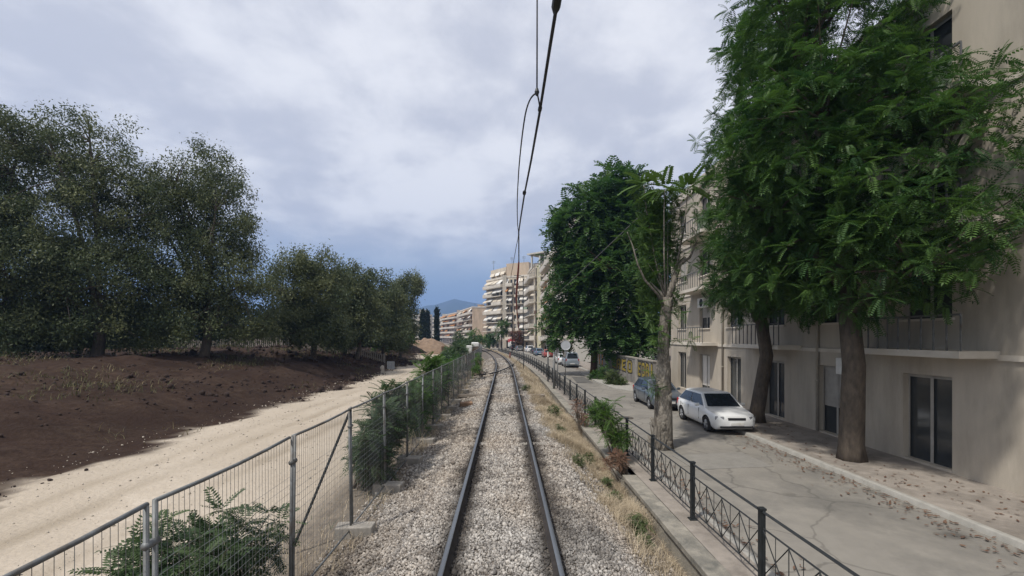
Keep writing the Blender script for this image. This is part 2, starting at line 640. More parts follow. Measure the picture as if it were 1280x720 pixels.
def ico():
    t = (1 + 5 ** .5) / 2
    v = np.array([(-1, t, 0), (1, t, 0), (-1, -t, 0), (1, -t, 0), (0, -1, t), (0, 1, t), (0, -1, -t), (0, 1, -t), (t, 0, -1), (t, 0, 1), (-t, 0, -1), (-t, 0, 1)], float)
    v /= np.linalg.norm(v[0])
    f = np.array([(0, 11, 5), (0, 5, 1), (0, 1, 7), (0, 7, 10), (0, 10, 11), (1, 5, 9), (5, 11, 4), (11, 10, 2), (10, 7, 6), (7, 1, 8), (3, 9, 4), (3, 4, 2), (3, 2, 6), (3, 6, 8), (3, 8, 9), (4, 9, 5), (2, 4, 11), (6, 2, 10), (8, 6, 7), (9, 8, 1)])
    return v, f


def rand_rot(n, rng):
    q = rng.normal(size=(n, 4))
    q /= np.linalg.norm(q, axis=1, keepdims=True)
    w, x, y, z = q.T
    return np.stack([1 - 2 * (y * y + z * z), 2 * (x * y - z * w), 2 * (x * z + y * w), 2 * (x * y + z * w), 1 - 2 * (x * x + z * z), 2 * (y * z - x * w),
                     2 * (x * z - y * w), 2 * (y * z + x * w), 1 - 2 * (x * x + y * y)], -1).reshape(n, 3, 3)


def make_stones():
    rng = np.random.default_rng(5)
    v0, f0 = ico()
    sets = []
    for (Y0, Y1, n, sz) in ((3.5, 9, 62000, .0165), (9, 17, 54000, .0205), (17, 32, 34000, .029), (32, 62, 16000, .044)):
        Y = rng.uniform(Y0, Y1, n)
        d = rng.uniform(-2.75, 3.0, n)
        # thin towards the edges with ragged borders
        lim_r = 2.15 + .35 * vnoise(Y * 1.1, Y * 0, 41) - .65 * np.clip((Y - 8) / 10, 0, 1)
        lim_l = -2.25 + .15 * vnoise(Y * 1.3, Y * 0, 43)
        keep = ((d < lim_r) | (rng.random(n) < .22)) & ((d > lim_l) | (rng.random(n) < .3))
        keep &= np.abs(np.abs(d) - .7525) > .05
        d, Y = d[keep], Y[keep]
        r = sz * np.exp(rng.normal(0, .32, len(d)))
        sets.append((d, Y, r))
    d = np.concatenate([s[0] for s in sets])
    Y = np.concatenate([s[1] for s in sets])
    r = np.concatenate([s[2] for s in sets])
    n = len(d)
    near_rail = np.clip(1.2 * np.exp(-((np.abs(d) - .72) / (.19 + .05 * vnoise(Y * 2, d * 3, 18))) ** 2) + .55 * np.exp(-((d - 1.0) / .22) ** 2) * np.clip(.6 + .6 * vnoise(Y * 1.5, d, 16), 0, 1), 0, 1)  # dark bands along the rails: oily stones, with rail shadow painted into the tone
    pos = np.stack([xc(Y) + d, Y, gz(d, Y) + r * rng.uniform(-.1, .55, n) - near_rail * .012], -1)
    jit = 1 + rng.uniform(-.28, .28, (n, 12, 1))
    sc = rng.uniform(.6, 1.2, (n, 1, 3)) * r[:, None, None]
    V = np.einsum('nij,nkj->nki', rand_rot(n, rng), v0[None] * jit * sc) + pos[:, None, :]
    Fc = (f0[None] + (np.arange(n) * 12)[:, None, None]).reshape(-1, 3)
    tone = np.clip(rng.beta(1.3, 1.5, n) + .12 * vnoise(d * 6, Y * 5, 19), 0, 1)
    stain_shade = np.clip(near_rail * .95 + .75 * np.clip(vnoise(d * 2.4, Y * 1.6, 17) - .25, 0, 1) ** .8 + rng.normal(0, .06, n), 0, 1)
    warm = np.clip(.4 + .45 * vnoise(d * 1.1, Y * .7, 23) + rng.normal(0, .15, n) + .25 * (d < -.9), 0, 1)
    m = bpy.data.materials.new('crushed_stone')
    m.use_nodes = True
    nt = m.node_tree
    L = nt.links
    p = nt.nodes['Principled BSDF']
    p.inputs['Roughness'].default_value = .92
    p.inputs['Specular IOR Level'].default_value = .2

    def A(nm):
        return nn(nt, 'ShaderNodeAttribute', attribute_name=nm).outputs['Fac']

    def mix(a, b, f):
        x = nn(nt, 'ShaderNodeMix', data_type='RGBA')
        for nm, q in (('A', a), ('B', b)):
            if isinstance(q, tuple):
                x.inputs[nm].default_value = c4(q)
            else:
                L.new(q, x.inputs[nm])
        L.new(f, x.inputs['Factor'])
        return x.outputs['Result']
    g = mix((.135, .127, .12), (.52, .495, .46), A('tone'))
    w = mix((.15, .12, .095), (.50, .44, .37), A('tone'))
    c = mix(mix(g, w, A('warm')), (.028, .024, .022), A('stain_shade'))
    L.new(c, p.inputs['Base Color'])
    rep = lambda a: np.repeat(a, 12)
    o = np_mesh('ballast_stones', V.reshape(-1, 3), Fc, m, attrs={'tone': rep(tone), 'stain_shade': rep(stain_shade * .93), 'warm': rep(warm)})
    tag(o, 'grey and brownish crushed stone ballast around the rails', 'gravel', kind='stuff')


make_stones()


def blades(pos, h, lean, width, rng, seg=2):
    """Grass blades: a narrow bent strip each, quads."""
    n = len(pos)
    az = rng.uniform(0, 2 * PI, n)
    dirv = np.stack([np.cos(az), np.sin(az), np.zeros(n)], -1)
    side = np.stack([-np.sin(az), np.cos(az), np.zeros(n)], -1)
    ts = np.linspace(0, 1, seg + 1)
    V = np.zeros((n, (seg + 1) * 2, 3))
    for i, t in enumerate(ts):
        c = pos + dirv * (lean * h * t * t)[:, None] + np.array([0, 0, 1]) * (h * (t - .35 * lean * t * t))[:, None]
        w = (width * (1 - .85 * t))[:, None] * side
        V[:, 2 * i] = c - w
        V[:, 2 * i + 1] = c + w
    base = (np.arange(n) * (seg + 1) * 2)[:, None]
    fs = [np.stack([2 * i + base[:, 0], 2 * i + 1 + base[:, 0], 2 * i + 3 + base[:, 0], 2 * i + 2 + base[:, 0]], -1) for i in range(seg)]
    return V.reshape(-1, 3), np.concatenate(fs), (seg + 1) * 2


def make_grass():
    rng = np.random.default_rng(9)
    n = 340000
    Y = np.where(rng.random(n) < .55, rng.uniform(5, 24, n), rng.uniform(22, 110, n))
    d = rng.uniform(1.2, 3.22, n)
    inner = np.interp(Y, [5, 9, 13, 18, 26, 40, 110], [2.3, 1.9, 1.45, 1.2, 1.05, 1.05, 1.05]) + .28 * vnoise(Y * 1.4, d * 2, 51)
    dens = np.clip((d - inner) / .4, 0, 1) * np.clip(.6 + 1.0 * vnoise(d * 2.2, Y * 1.6, 52), .08, 1)
    keep = rng.random(n) < dens * np.interp(Y, [5, 10, 16], [.42, .7, 1.0])
    gap = (Y > 11.6) & (Y < 13.4)
    keep &= (d < 3.18) | gap
    d, Y = d[keep], Y[keep]
    # left margin by the fence
    n2 = 9000
    Y2 = rng.uniform(2, 60, n2)
    d2 = -2.25 - np.abs(rng.normal(0, .5, n2))
    k2 = rng.random(n2) < np.clip(.45 + .7 * vnoise(d2 * 2, Y2 * 1.5, 55), 0, 1)
    d2, Y2 = d2[k2], Y2[k2]
    dd, YY = np.concatenate([d, d2]), np.concatenate([Y, Y2])
    m = len(dd)
    pos = np.stack([xc(YY) + dd, YY, gz(dd, YY) - .015], -1)
    far = 1 + np.clip((YY - 20) / 40, 0, 1.2)
    h = rng.uniform(.08, .3, m) * np.interp(YY, [5, 12, 20], [.75, 1, 1.25]) * (1 + .75 * vnoise(dd * 2.4, YY * 1.5, 57))
    h[len(d):] *= 1.5
    V, Fc, k = blades(pos, h, rng.uniform(.2, 1.3, m), .0045 * far * rng.uniform(.7, 1.5, m), rng)
    r = np.repeat(np.clip(rng.random(m) * .75 + .3 * vnoise(dd * 1.2, YY * .8, 58), 0, 1), k)
    o = np_mesh('dry_grass', V, Fc, M_dry, attrs={'rnd': r})
    tag(o, 'straw coloured dry grass growing along both edges of the gravel', 'grass', kind='stuff')


make_grass()


def make_green_grass():
    rng = np.random.default_rng(19)
    n = 60000
    Y = np.where(rng.random(n) < .6, rng.uniform(4.5, 22, n), rng.uniform(20, 60, n))
    d = rng.uniform(1.3, 3.2, n)
    keep = rng.random(n) < np.clip(1.5 * vnoise(d * 1.8 + 3, Y * 1.1, 71) - .95, 0, 1)
    keep &= d > np.interp(Y, [5, 9, 13, 20], [2.3, 2.0, 1.7, 1.45])
    d, Y = d[keep], Y[keep]
    n2 = 5000
    Y2 = rng.uniform(3, 40, n2)
    d2 = -2.4 - np.abs(rng.normal(0, .6, n2))
    k2 = rng.random(n2) < np.clip(1.2 * vnoise(d2 * 1.8, Y2 * 1.1, 73) - .3, 0, 1)
    d, Y = np.concatenate([d, d2[k2]]), np.concatenate([Y, Y2[k2]])
    pos = np.stack([xc(Y) + d, Y, gz(d, Y) - .015], -1)
    h = rng.uniform(.06, .24, len(d))
    V, Fc, k = blades(pos, h, rng.uniform(.3, 1.5, len(d)), .005 * (1 + np.clip((Y - 20) / 30, 0, 1)) * rng.uniform(.8, 1.8, len(d)), rng)
    o = np_mesh('green_grass', V, Fc, M_weed, attrs={'rnd': np.repeat(rng.random(len(d)), k)})
    tag(o, 'thin olive green grass among the straw at the gravel edge', 'grass', kind='stuff')


def make_clods():
    rng = np.random.default_rng(29)
    v0, f0 = ico()
    n = 26000
    Y = rng.uniform(6, 70, n)
    d = rng.uniform(-34, -10.6, n)
    r = .017 * np.exp(rng.normal(0, .75, n)) * (1 + Y / 30)
    keep = rng.random(n) < np.clip(.35 + .9 * vnoise(d * .8, Y * .7, 81), .03, 1)
    d, Y, r = d[keep], Y[keep], r[keep]
    n = len(d)
    pos = np.stack([xc(Y) + d, Y, gz(d, Y) + r * .2], -1)
    V = np.einsum('nij,nkj->nki', rand_rot(n, rng), v0[None] * (1 + rng.uniform(-.3, .3, (n, 12, 1))) * rng.uniform(.6, 1.2, (n, 1, 3)) * r[:, None, None]) + pos[:, None, :]
    Fc = (f0[None] + (np.arange(n) * 12)[:, None, None]).reshape(-1, 3)
    o = np_mesh('earth_clods', V.reshape(-1, 3), Fc, mat('clod', (.05, .032, .026), (.022, .015, .013), 2, .95))
    tag(o, 'dark clods of earth strewn over the soil bank', 'earth clods', kind='stuff')
    n = 5000
    Y = rng.uniform(2.5, 45, n)
    d = rng.uniform(-12, -2.9, n)
    r = .008 * np.exp(rng.normal(0, .5, n)) * (1 + Y / 25)
    pos = np.stack([xc(Y) + d, Y, gz(d, Y) + r * .2], -1)
    V = np.einsum('nij,nkj->nki', rand_rot(n, rng), v0[None] * (1 + rng.uniform(-.3, .3, (n, 12, 1))) * r[:, None, None]) + pos[:, None, :]
    Fc = (f0[None] + (np.arange(n) * 12)[:, None, None]).reshape(-1, 3)
    o = np_mesh('path_pebbles', V.reshape(-1, 3), Fc, mat('pebble', (.46, .41, .345), (.32, .285, .235), 3, .95))
    tag(o, 'small pale pebbles lying loose on the dirt path', 'pebbles', kind='stuff')


def make_bank_scrub():
    rng = np.random.default_rng(37)
    n = 60000
    Y = rng.uniform(8, 75, n)
    d = rng.uniform(-34, -10.9, n)
    keep = rng.random(n) < np.clip(1.8 * vnoise(d * .55, Y * .45, 87) - .25, 0, 1) * np.clip((-d - 10.5) / 3, .25, 1)
    d, Y = d[keep], Y[keep]
    pos = np.stack([xc(Y) + d, Y, gz(d, Y) - .03], -1)
    h = rng.uniform(.08, .38, len(d))
    V, Fc, k = blades(pos, h, rng.uniform(.3, 1.4, len(d)), .008 * (1 + Y / 25) * rng.uniform(.7, 1.6, len(d)), rng)
    o = np_mesh('bank_scrub', V, Fc, M_scrub, attrs={'rnd': np.repeat(np.clip(rng.random(len(d)) * .6 + .4 * vnoise(d * .4, Y * .4, 88), 0, 1), k)})
    tag(o, 'sparse olive and straw scrub on the dark soil bank', 'scrub', kind='stuff')


def make_litter():
    rng = np.random.default_rng(47)
    n = 5200
    Y = rng.uniform(4, 60, n)
    side = rng.random(n)
    d = np.where(side < .3, 4.3 + np.abs(rng.normal(0, .25, n)), np.where(side < .75, 9.25 - np.abs(rng.normal(0, .5, n)), rng.uniform(9.5, 11.6, n)))
    z = np.where(d < 4.4, -.868, np.where(d > 9.28, -.735, -.838))
    keep = ~((d > 6.8) & (d < 9.3) & (Y > 28) & (Y < 47))
    d, Y, z = d[keep], Y[keep], z[keep]
    m_ = len(d)
    a = rng.uniform(0, 6.28, m_)
    L_ = rng.uniform(.03, .075, m_)
    c = np.stack([xc(Y) + d, Y, z + .008], -1)
    u = np.stack([np.cos(a), np.sin(a), rng.normal(0, .15, m_)], -1) * L_[:, None]
    w_ = np.stack([-np.sin(a), np.cos(a), rng.normal(0, .2, m_)], -1) * (L_ * .38)[:, None]
    V = np.stack([c - u, c - w_, c + u, c + w_], 1).reshape(-1, 3)
    o = np_mesh('leaf_litter', V, np.arange(m_ * 4).reshape(-1, 4), M_brownweed, attrs={'rnd': np.repeat(rng.random(m_), 4)})
    tag(o, 'dry fallen leaves gathered along the kerbs of the street', 'leaf litter', kind='stuff')


M_scrub = leafmat('scrub_blade', (.07, .075, .035), (.24, .19, .115), .2, .85)
make_bank_scrub()
make_litter()
for X, Y, lab in ((5.3, 20.5, 'round iron manhole cover in the street beside the pale knotty trunk'),):
    m = MB()
    m.lathe([(.001, .012), (.27, .012), (.275, .004), (.30, .004), (.305, .014), (.35, .014), (.36, -.02)], (X, Y, -.851), 2, 28)
    tag(m.build('manhole_cover', mat('cast_iron', (.13, .115, .10), (.085, .075, .068), 12, .75, .3, bump=.3), org=(X, Y, -.86)), lab, 'manhole cover')
make_green_grass()
make_clods()


# ------------------------------------------------------------------ foliage
def leaf_template(pairs=6, width=.085, droop=.28, lw=.30):
    """A pinnate leaf of length 1 along +x, drooping to -z; lozenge leaflets."""
    V, Fc = [], []

    def pt(t):
        return np.array([t * (1 - .12 * droop * t), 0, -droop * t * t])
    for i in range(pairs):
        t = .18 + .75 * i / (pairs - 1)
        ll = lw * (1 - .45 * abs(i / (pairs - 1) - .35))
        for s in (-1, 1):
            b = pt(t)
            tip = b + np.array([ll * .45, s * ll, -ll * .30])
            mid = (b + tip) / 2 + np.array([0, 0, ll * .06])
            ax = np.array([width * .75, -s * width * .35, 0])
            o = len(V)
            V += [b, mid - ax, tip, mid + ax]
            Fc.append((o, o + 1, o + 2, o + 3))
    b = pt(.93)
    o = len(V)
    V += [b, b + (.1, width * .7, -.03), pt(1.12), b + (.1, -width * .7, -.03)]
    Fc.append((o, o + 1, o + 2, o + 3))
    o = len(V)
    V += [pt(0) + (0, .008, 0), pt(.5) + (0, .008, 0), pt(.95), pt(.5) - (0, .008, 0)]
    Fc.append((o, o + 1, o + 2, o + 3))
    return np.array(V), np.array(Fc)


LT_HI = leaf_template(8, .05, .34, .24)
LT_LO = leaf_template(5, .095, .30, .28)
LT_PALM = leaf_template(10, .06, .42, .22)


def rosettes(centers, axes, nleaf, L, rng, tmpl, spread=(-.35, 1.05)):
    n = len(centers) * nleaf
    C = np.repeat(centers, nleaf, 0)
    A = np.repeat(axes, nleaf, 0)
    A = A / np.linalg.norm(A, axis=1, keepdims=True)
    k = np.tile(np.arange(nleaf), len(centers))
    ph = k * 2.399 + np.repeat(rng.uniform(0, 6.28, len(centers)), nleaf) + rng.normal(0, .25, n)
    el = rng.uniform(spread[0], spread[1], n)
    ref = np.where(np.abs(A[:, 2:3]) > .9, np.array([[1., 0, 0]]), np.array([[0, 0, 1.]]))
    U = np.cross(A, ref)
    U /= np.linalg.norm(U, axis=1, keepdims=True)
    W = np.cross(A, U)
    X = np.cos(el)[:, None] * (np.cos(ph)[:, None] * U + np.sin(ph)[:, None] * W) + np.sin(el)[:, None] * A
    X /= np.linalg.norm(X, axis=1, keepdims=True)
    up = np.array([0, 0, 1.]) + rng.normal(0, .18, (n, 3))
    Yv = np.cross(up, X)
    Yv /= np.linalg.norm(Yv, axis=1, keepdims=True) + 1e-9
    Zv = np.cross(X, Yv)
    R = np.stack([X, Yv, Zv], -1)
    s = L * rng.uniform(.7, 1.15, n)
    T, Fc = tmpl
    V = np.einsum('nij,kj->nki', R, T) * s[:, None, None] + C[:, None, :]
    nv = len(T)
    FF = (Fc[None] + (np.arange(n) * nv)[:, None, None]).reshape(-1, 4)
    rnd = np.repeat(rng.random(len(centers)), nleaf) * .6 + rng.random(n) * .4
    return V.reshape(-1, 3), FF, np.repeat(rnd, nv)


def small_leaves(centers, per, spread, L, W, rng, hang=.5):
    n = len(centers) * per
    C = np.repeat(centers, per, 0) + rng.normal(0, 1, (n, 3)) * spread
    D = rng.normal(0, 1, (n, 3))
    D[:, 2] -= hang * 1.6
    D /= np.linalg.norm(D, axis=1, keepdims=True)
    S = np.cross(D, rng.normal(0, 1, (n, 3)))
    S /= np.linalg.norm(S, axis=1, keepdims=True)
    s = rng.uniform(.6, 1.3, n)[:, None]
    a, b = C, C + D * L * s
    m = (a + b) / 2
    V = np.stack([a, m - S * W * s, b, m + S * W * s], 1).reshape(-1, 3)
    Fc = np.arange(n * 4).reshape(-1, 4)
    r = np.repeat(np.repeat(rng.random(len(centers)) ** 1.4, per) * .75 + rng.random(n) * .25, 4)
    return V, Fc, r


def blob_points(lobes, n, rng, shell=.55, rough=.22):
    """Points in a union of ellipsoids (cx,cy,cz,rx,ry,rz), biased to the shell, plus outward axes."""
    vol = np.array([l[3] * l[4] * l[5] for l in lobes]) ** (2 / 3)
    pick = rng.choice(len(lobes), n, p=vol / vol.sum())
    D = rng.normal(size=(n, 3))
    D /= np.linalg.norm(D, axis=1, keepdims=True)
    r = shell + (1 - shell) * rng.random(n) ** .6
    r *= 1 + rough * vnoise(D[:, 0] * 5 + pick * 3, D[:, 2] * 5 + D[:, 1] * 4, 77)
    Lb = np.array(lobes, float)[pick]
    pts = Lb[:, :3] + D * r[:, None] * Lb[:, 3:]
    return pts, D


def limbs(mb, base, top, r0, r1, targets, rng, k=9, twig=True, seg=7):
    """Trunk from base to top, then limbs to a subset of targets, twigs to the others."""
    base, top = np.array(base, float), np.array(top, float)
    mid = (base + top) / 2 + rng.normal(0, .04, 3) * np.linalg.norm(top - base)
    mb.tube([base - (0, 0, .15), base + (top - base) * .08, mid, top], [r0 * 1.3, r0, (r0 + r1) / 2, r1], seg)
    idx = rng.choice(len(targets), min(k, len(targets)), replace=False)
    nodes = []
    for i in idx:
        t = targets[i]
        s = top + (base - top) * rng.uniform(0, .3)
        m1 = s + (t - s) * .35 + np.array([0, 0, .12 * np.linalg.norm(t - s)])
        m2 = s + (t - s) * .7 + np.array([0, 0, .10 * np.linalg.norm(t - s)])
        mb.tube([s, m1, m2, t], [r1 * .75, r1 * .5, r1 * .3, r1 * .1], 5, caps=False)
        nodes += [m1, m2, (m2 + t) / 2]
    if twig:
        N = np.array(nodes)
        for i in range(len(targets)):
            t = targets[i]
            j = np.argmin(((N - t) ** 2).sum(1))
            s = N[j]
            m_ = (s + t) / 2 + np.array([0, 0, .06 * np.linalg.norm(t - s)])
            mb.tube([s, m_, t], [r1 * .2, r1 * .13, .012], 4, caps=False)


def ail_tree(name, label, base, top, r0, r1, lobes, n, nleaf, L, seed, tmpl=LT_LO, m=None, bark=None, group=None, cat='tree', extra=None):
    rng = np.random.default_rng(seed)
    t = thing(name, label, cat, base, group=group)
    org = tuple(base)
    pts, D = blob_points(lobes, n, rng)
    if extra is not None:
        pts = np.concatenate([pts, extra])
        D = np.concatenate([D, np.tile([[0, 0, 1.]], (len(extra), 1))])
    tr = MB()
    limbs(tr, base, top, r0, r1, pts[rng.permutation(len(pts))[:170]], rng)
    tr.build('trunk', bark or M_bark, t, org, smooth=True)
    ax = D * .8 + np.array([0, 0, .75])
    V, Fc, r = rosettes(pts, ax, nleaf, L, rng, tmpl)
    np_mesh('crown', V, Fc, m or M_leaf, t, org, attrs={'rnd': r})
    return t


def euc_tree(name, label, base, top, r0, r1, lobes, n, per, seed, L=.27, W=.055, spread=.36, m=None, group=None):
    rng = np.random.default_rng(seed)
    t = thing(name, label, 'tree', base, group=group)
    org = tuple(base)
    pts, D = blob_points(lobes, n, rng, .45, .3)
    tr = MB()
    limbs(tr, base, top, r0, r1, pts[:110], rng, k=10)
    tr.build('trunk', M_bark, t, org, smooth=True)
    V, Fc, r = small_leaves(pts, per, spread, L, W, rng)
    np_mesh('crown', V, Fc, m or M_euca, t, org, attrs={'rnd': r})
    return t


G_T = lambda d, Y: tuple(P(d, Y, float(gz(d, Y))))


def gxy(X, Y):
    return float(gz(X - float(xc(Y)), Y))


# --- the big tree over the street (right of the track)
def lob(x, y, Y, rx, rz, ry=None):
    q = at(x, y, Y)
    return (q[0], q[1], q[2], rx / F * Y, (ry if ry else rx) / F * Y, rz / F * Y)


b = at(742, 468, 44)
ail_tree('ailanthus_tree', 'huge dense dark green tree hanging over the street and the painted wall', (b[0], b[1], -.76), (b[0] + .3, b[1] - .3, 5.2), .36, .26,
         [lob(762, 262, 42, 40, 50), lob(735, 300, 42, 48, 62), lob(790, 300, 42, 45, 66), lob(722, 365, 42, 38, 52), lob(765, 370, 41, 55, 66), lob(802, 378, 41, 36, 56),
          lob(704, 408, 43, 24, 26), lob(780, 240, 42, 26, 30), lob(770, 425, 41, 36, 20), lob(712, 285, 43, 24, 34), lob(818, 330, 40, 24, 50), lob(824, 390, 40, 22, 40), lob(812, 285, 41, 22, 34), lob(806, 430, 39, 22, 18)], 1500, 8, 1.15, 101, bark=M_trunk_red)
# --- pollarded street tree in front, with tall palm-like shoots
def pollard():
    rng = np.random.default_rng(33)
    Yt = 15.0
    base = at(829, 560, Yt)
    base[2] = -.86
    t = thing('pollarded_tree', 'pale knotty pollarded trunk behind the railing with tall palm-like leafy shoots', 'tree', base)
    org = tuple(base)
    tr = MB()

    def pxl(l):
        return [at(x, y, Y) for x, y, Y in l]
    path = pxl([(827, 566, Yt), (828, 548, Yt), (829, 520, Yt), (829, 490, Yt), (830, 462, Yt), (829, 440, Yt), (830, 415, Yt), (832, 392, Yt), (834, 372, Yt)])
    rs = [.40, .34, .30, .27, .22, .19, .18, .18, .16]
    tr.tube(path, rs, 14)
    # knots and buttress
    for i in range(18):
        k = rng.integers(0, len(path) - 1)
        f = rng.random()
        c = np.array(path[k]) * (1 - f) + np.array(path[k + 1]) * f
        a = rng.uniform(0, 6.28)
        r = rs[k]
        q = c + np.array([math.cos(a) * r * .9, math.sin(a) * r * .9, 0])
        e = q + np.array([math.cos(a) * r * .35, math.sin(a) * r * .35, rng.uniform(0, .08)])
        tr.tube([q - (0, 0, .22), q - (0, 0, .06), q + (0, 0, .05), e + (0, 0, .1)], [.02, r * .26, r * .24, r * .05], 7)
    # main stubs and limbs
    for l, r in (([(833, 380, Yt), (842, 350, 15.2), (850, 330, 15.5)], [.15, .10, .07]),
                 ([(832, 388, Yt), (822, 368, 14.8), (806, 350, 14.6), (797, 330, 14.5), (791, 308, 14.5), (784, 290, 14.6)], [.075, .045, .034, .028, .022, .013]),
                 ([(832, 384, Yt), (826, 366, 15), (812, 352, 15)], [.07, .045, .02]),
                 ([(832, 380, Yt), (830, 320, 15), (830, 265, 15), (831, 236, 15)], [.035, .024, .018, .012]),
                 ([(834, 376, Yt), (846, 330, 15.4), (856, 280, 15.6), (860, 235, 15.7)], [.06, .035, .022, .012]),
                 ([(832, 380, Yt), (818, 320, 15.6), (808, 262, 15.8), (805, 232, 15.8)], [.035, .024, .018, .012]),
                 ([(850, 330, 15.5), (862, 322, 15.6), (872, 300, 15.6)], [.07, .045, .02])):
        tr.tube(pxl(l), r, 7)
    hub = np.array(at(834, 376, Yt))
    for i in range(11):
        e = np.array(at(rng.uniform(805, 851), rng.uniform(252, 385), rng.uniform(15.3, 16.8)))
        mid = hub * .45 + e * .55 + np.array([0, 0, .15])
        tr.tube([hub, mid, e], [.018, .011, .005], 4, caps=False)
    tr.build('trunk', M_palebark, t, org, smooth=True)
    C = np.array(pxl([(831, 236, 15), (805, 230, 15.8), (860, 235, 15.7)]))
    V, Fc, r = rosettes(C, np.tile([[0, 0, 1.]], (3, 1)), 16, .9, rng, LT_PALM, (-.3, 1.0))
    # leafy shoots along the limbs
    C2 = [(784, 290, 14.6), (790, 300, 14.5), (824, 400, 15.2), (818, 418, 14.7), (826, 415, 14.7), (835, 402, 14.7), (821, 432, 14.7), (815, 483, 14.7), (822, 488, 14.68), (846, 345, 15.3), (852, 320, 15.6),
          (868, 305, 15.6), (872, 296, 15.6), (840, 300, 15.7), (846, 285, 15.7), (826, 300, 15.3), (815, 310, 15.6), (835, 330, 15.4), (848, 310, 15.6), (838, 275, 15.6), (812, 280, 15.8), (824, 340, 15.2), (842, 370, 15.1),
          (850, 380, 15.2), (818, 345, 15), (808, 330, 15), (845, 425, 15), (800, 250, 16), (815, 262, 16), (845, 262, 16), (856, 270, 15.9), (822, 380, 14.8), (812, 398, 15)]
    C2 = np.array(pxl(C2))
    more = np.array(pxl([(rng.uniform(800, 846), rng.uniform(244, 392), rng.uniform(15.2, 17.2)) for _ in range(210)]))
    C2 = np.concatenate([C2, C2 + rng.normal(0, .22, C2.shape), more])
    V2, F2, r2 = rosettes(C2, rng.normal(0, .5, (len(C2), 3)) + (0, 0, .7), 8, .36, rng, LT_HI)
    np_mesh('crown', np.concatenate([V, V2]), np.concatenate([Fc, F2 + len(V)]), M_shoot, t, org, attrs={'rnd': np.concatenate([r * .3 + .55, r2])})
    sk = MB()
    for i in range(9):
        a = rng.uniform(2.2, 4.4)
        p0 = base + np.array([math.cos(a) * .4, math.sin(a) * .4 - .05, .1])
        sk.tube([p0, p0 + (rng.normal(0, .05), rng.normal(0, .05), rng.uniform(.35, .8))], [.02, .008], 5)
    sk.build('sucker_shoots', M_palebark, t, org)


pollard()
# --- trees continuing along the street to the right
ail_tree('ailanthus_tree', 'big leafy tree overhanging the white parked car', (10.6, 19.0, -.75), (10.5, 18.9, 5.0), .30, .22,
         [(10.2, 18.6, 7.0, 2.2, 2.6, 2.8), (10.9, 20, 10.5, 2.4, 2.6, 2.8), (11.2, 17.2, 6.2, 2.2, 2.4, 2.6), (10.9, 18.4, 13.2, 2.0, 2.2, 2.2), (9.7, 18.0, 4.9, 1.7, 1.8, 1.3), (11.4, 19, 16, 1.6, 1.8, 1.8)], 1350, 8, .48, 103, tmpl=LT_HI)
ail_tree('ailanthus_tree', 'tall leafy tree at the right on the pavement before the pale flats', (10.2, 13.2, -.75), (9.9, 13.1, 5.0), .33, .24,
         [(9.6, 13, 8.0, 2.9, 3.0, 3.4), (9.2, 13.2, 11.8, 2.7, 2.8, 2.8), (10.2, 10.6, 6.6, 2.2, 2.4, 2.8), (8.6, 14.5, 5.6, 2.0, 2.2, 1.8), (10.0, 13.4, 15, 2.6, 2.6, 2.2), (7.9, 12.6, 8.4, 1.8, 2.0, 2.4), (9.4, 12.2, 5.0, 2.2, 2.2, 1.6)], 1900, 8, .46, 104, tmpl=LT_HI)

# --- the eucalyptus group across the dirt path on the left
EG = 'eucalyptus trees left of the dirt path'


def euc(label, x, Y, base_x, spec, seed, n, per, **kw):
    B = at(base_x, 430, Y)
    B[2] = gxy(B[0], Y) - .1
    lb = [lob(*s) for s in spec]
    topz = min(l[2] for l in lb) + .3
    tp = (B[0] + .3, Y, max(B[2] + 2.0, topz))
    euc_tree('eucalyptus_tree', label, tuple(B), tp, kw.pop('r0', .26), kw.pop('r1', .17), lb, n, per, seed, group=EG, **kw)


euc('rounded grey green tree at the left standing over the slatted fence', 445, 46, 446, [(446, 356, 46, 25, 26), (430, 375, 46, 32, 36), (455, 392, 46, 28, 28), (440, 412, 45, 34, 18), (425, 425, 45, 24, 12)], 201, 380, 100, spread=.33)
euc('pointed eucalyptus with a tall middle tuft between its neighbours', 478, 55, 478, [(477, 352, 55, 12, 15), (466, 376, 55, 21, 18), (490, 374, 54, 17, 18), (478, 402, 54, 30, 24), (462, 414, 53, 26, 16), (490, 420, 53, 20, 14)], 202, 350, 100, spread=.36)
euc('rightmost eucalyptus whose round crown leans out over the mound', 508, 64, 500, [(515, 357, 64, 14, 14), (500, 360, 64, 12, 12), (506, 385, 64, 15, 16), (496, 406, 63, 20, 22), (513, 405, 65, 9, 18), (504, 424, 64, 15, 12)], 203, 320, 96, spread=.38)
euc('broad eucalyptus left of the round grey green tree', 395, 38, 392, [(396, 338, 38, 32, 26), (370, 354, 38, 36, 34), (405, 372, 38, 34, 32), (380, 404, 38, 50, 26), (400, 420, 38, 40, 16)], 204, 380, 130, L=.22, W=.045, spread=.34)
euc('tall wide eucalyptus with its foot on the dark soil bank', 262, 30, 255, [(250, 225, 30, 46, 42), (214, 262, 30, 50, 52), (280, 278, 30, 38, 48), (248, 330, 30, 74, 50), (300, 352, 30, 46, 44), (220, 378, 30, 80, 38), (270, 405, 30, 70, 26)], 205, 520, 170, r0=.32, r1=.22, L=.19, W=.036, spread=.34)
euc('tallest eucalyptus of the row at the far left', 110, 27, 120, [(110, 190, 27, 58, 46), (50, 215, 27, 64, 56), (150, 245, 27, 58, 54), (80, 300, 27, 90, 60), (140, 350, 27, 80, 48), (50, 385, 27, 80, 44), (130, 410, 27, 70, 28)], 206, 560, 180, r0=.36, r1=.24, L=.18, W=.034, spread=.34)
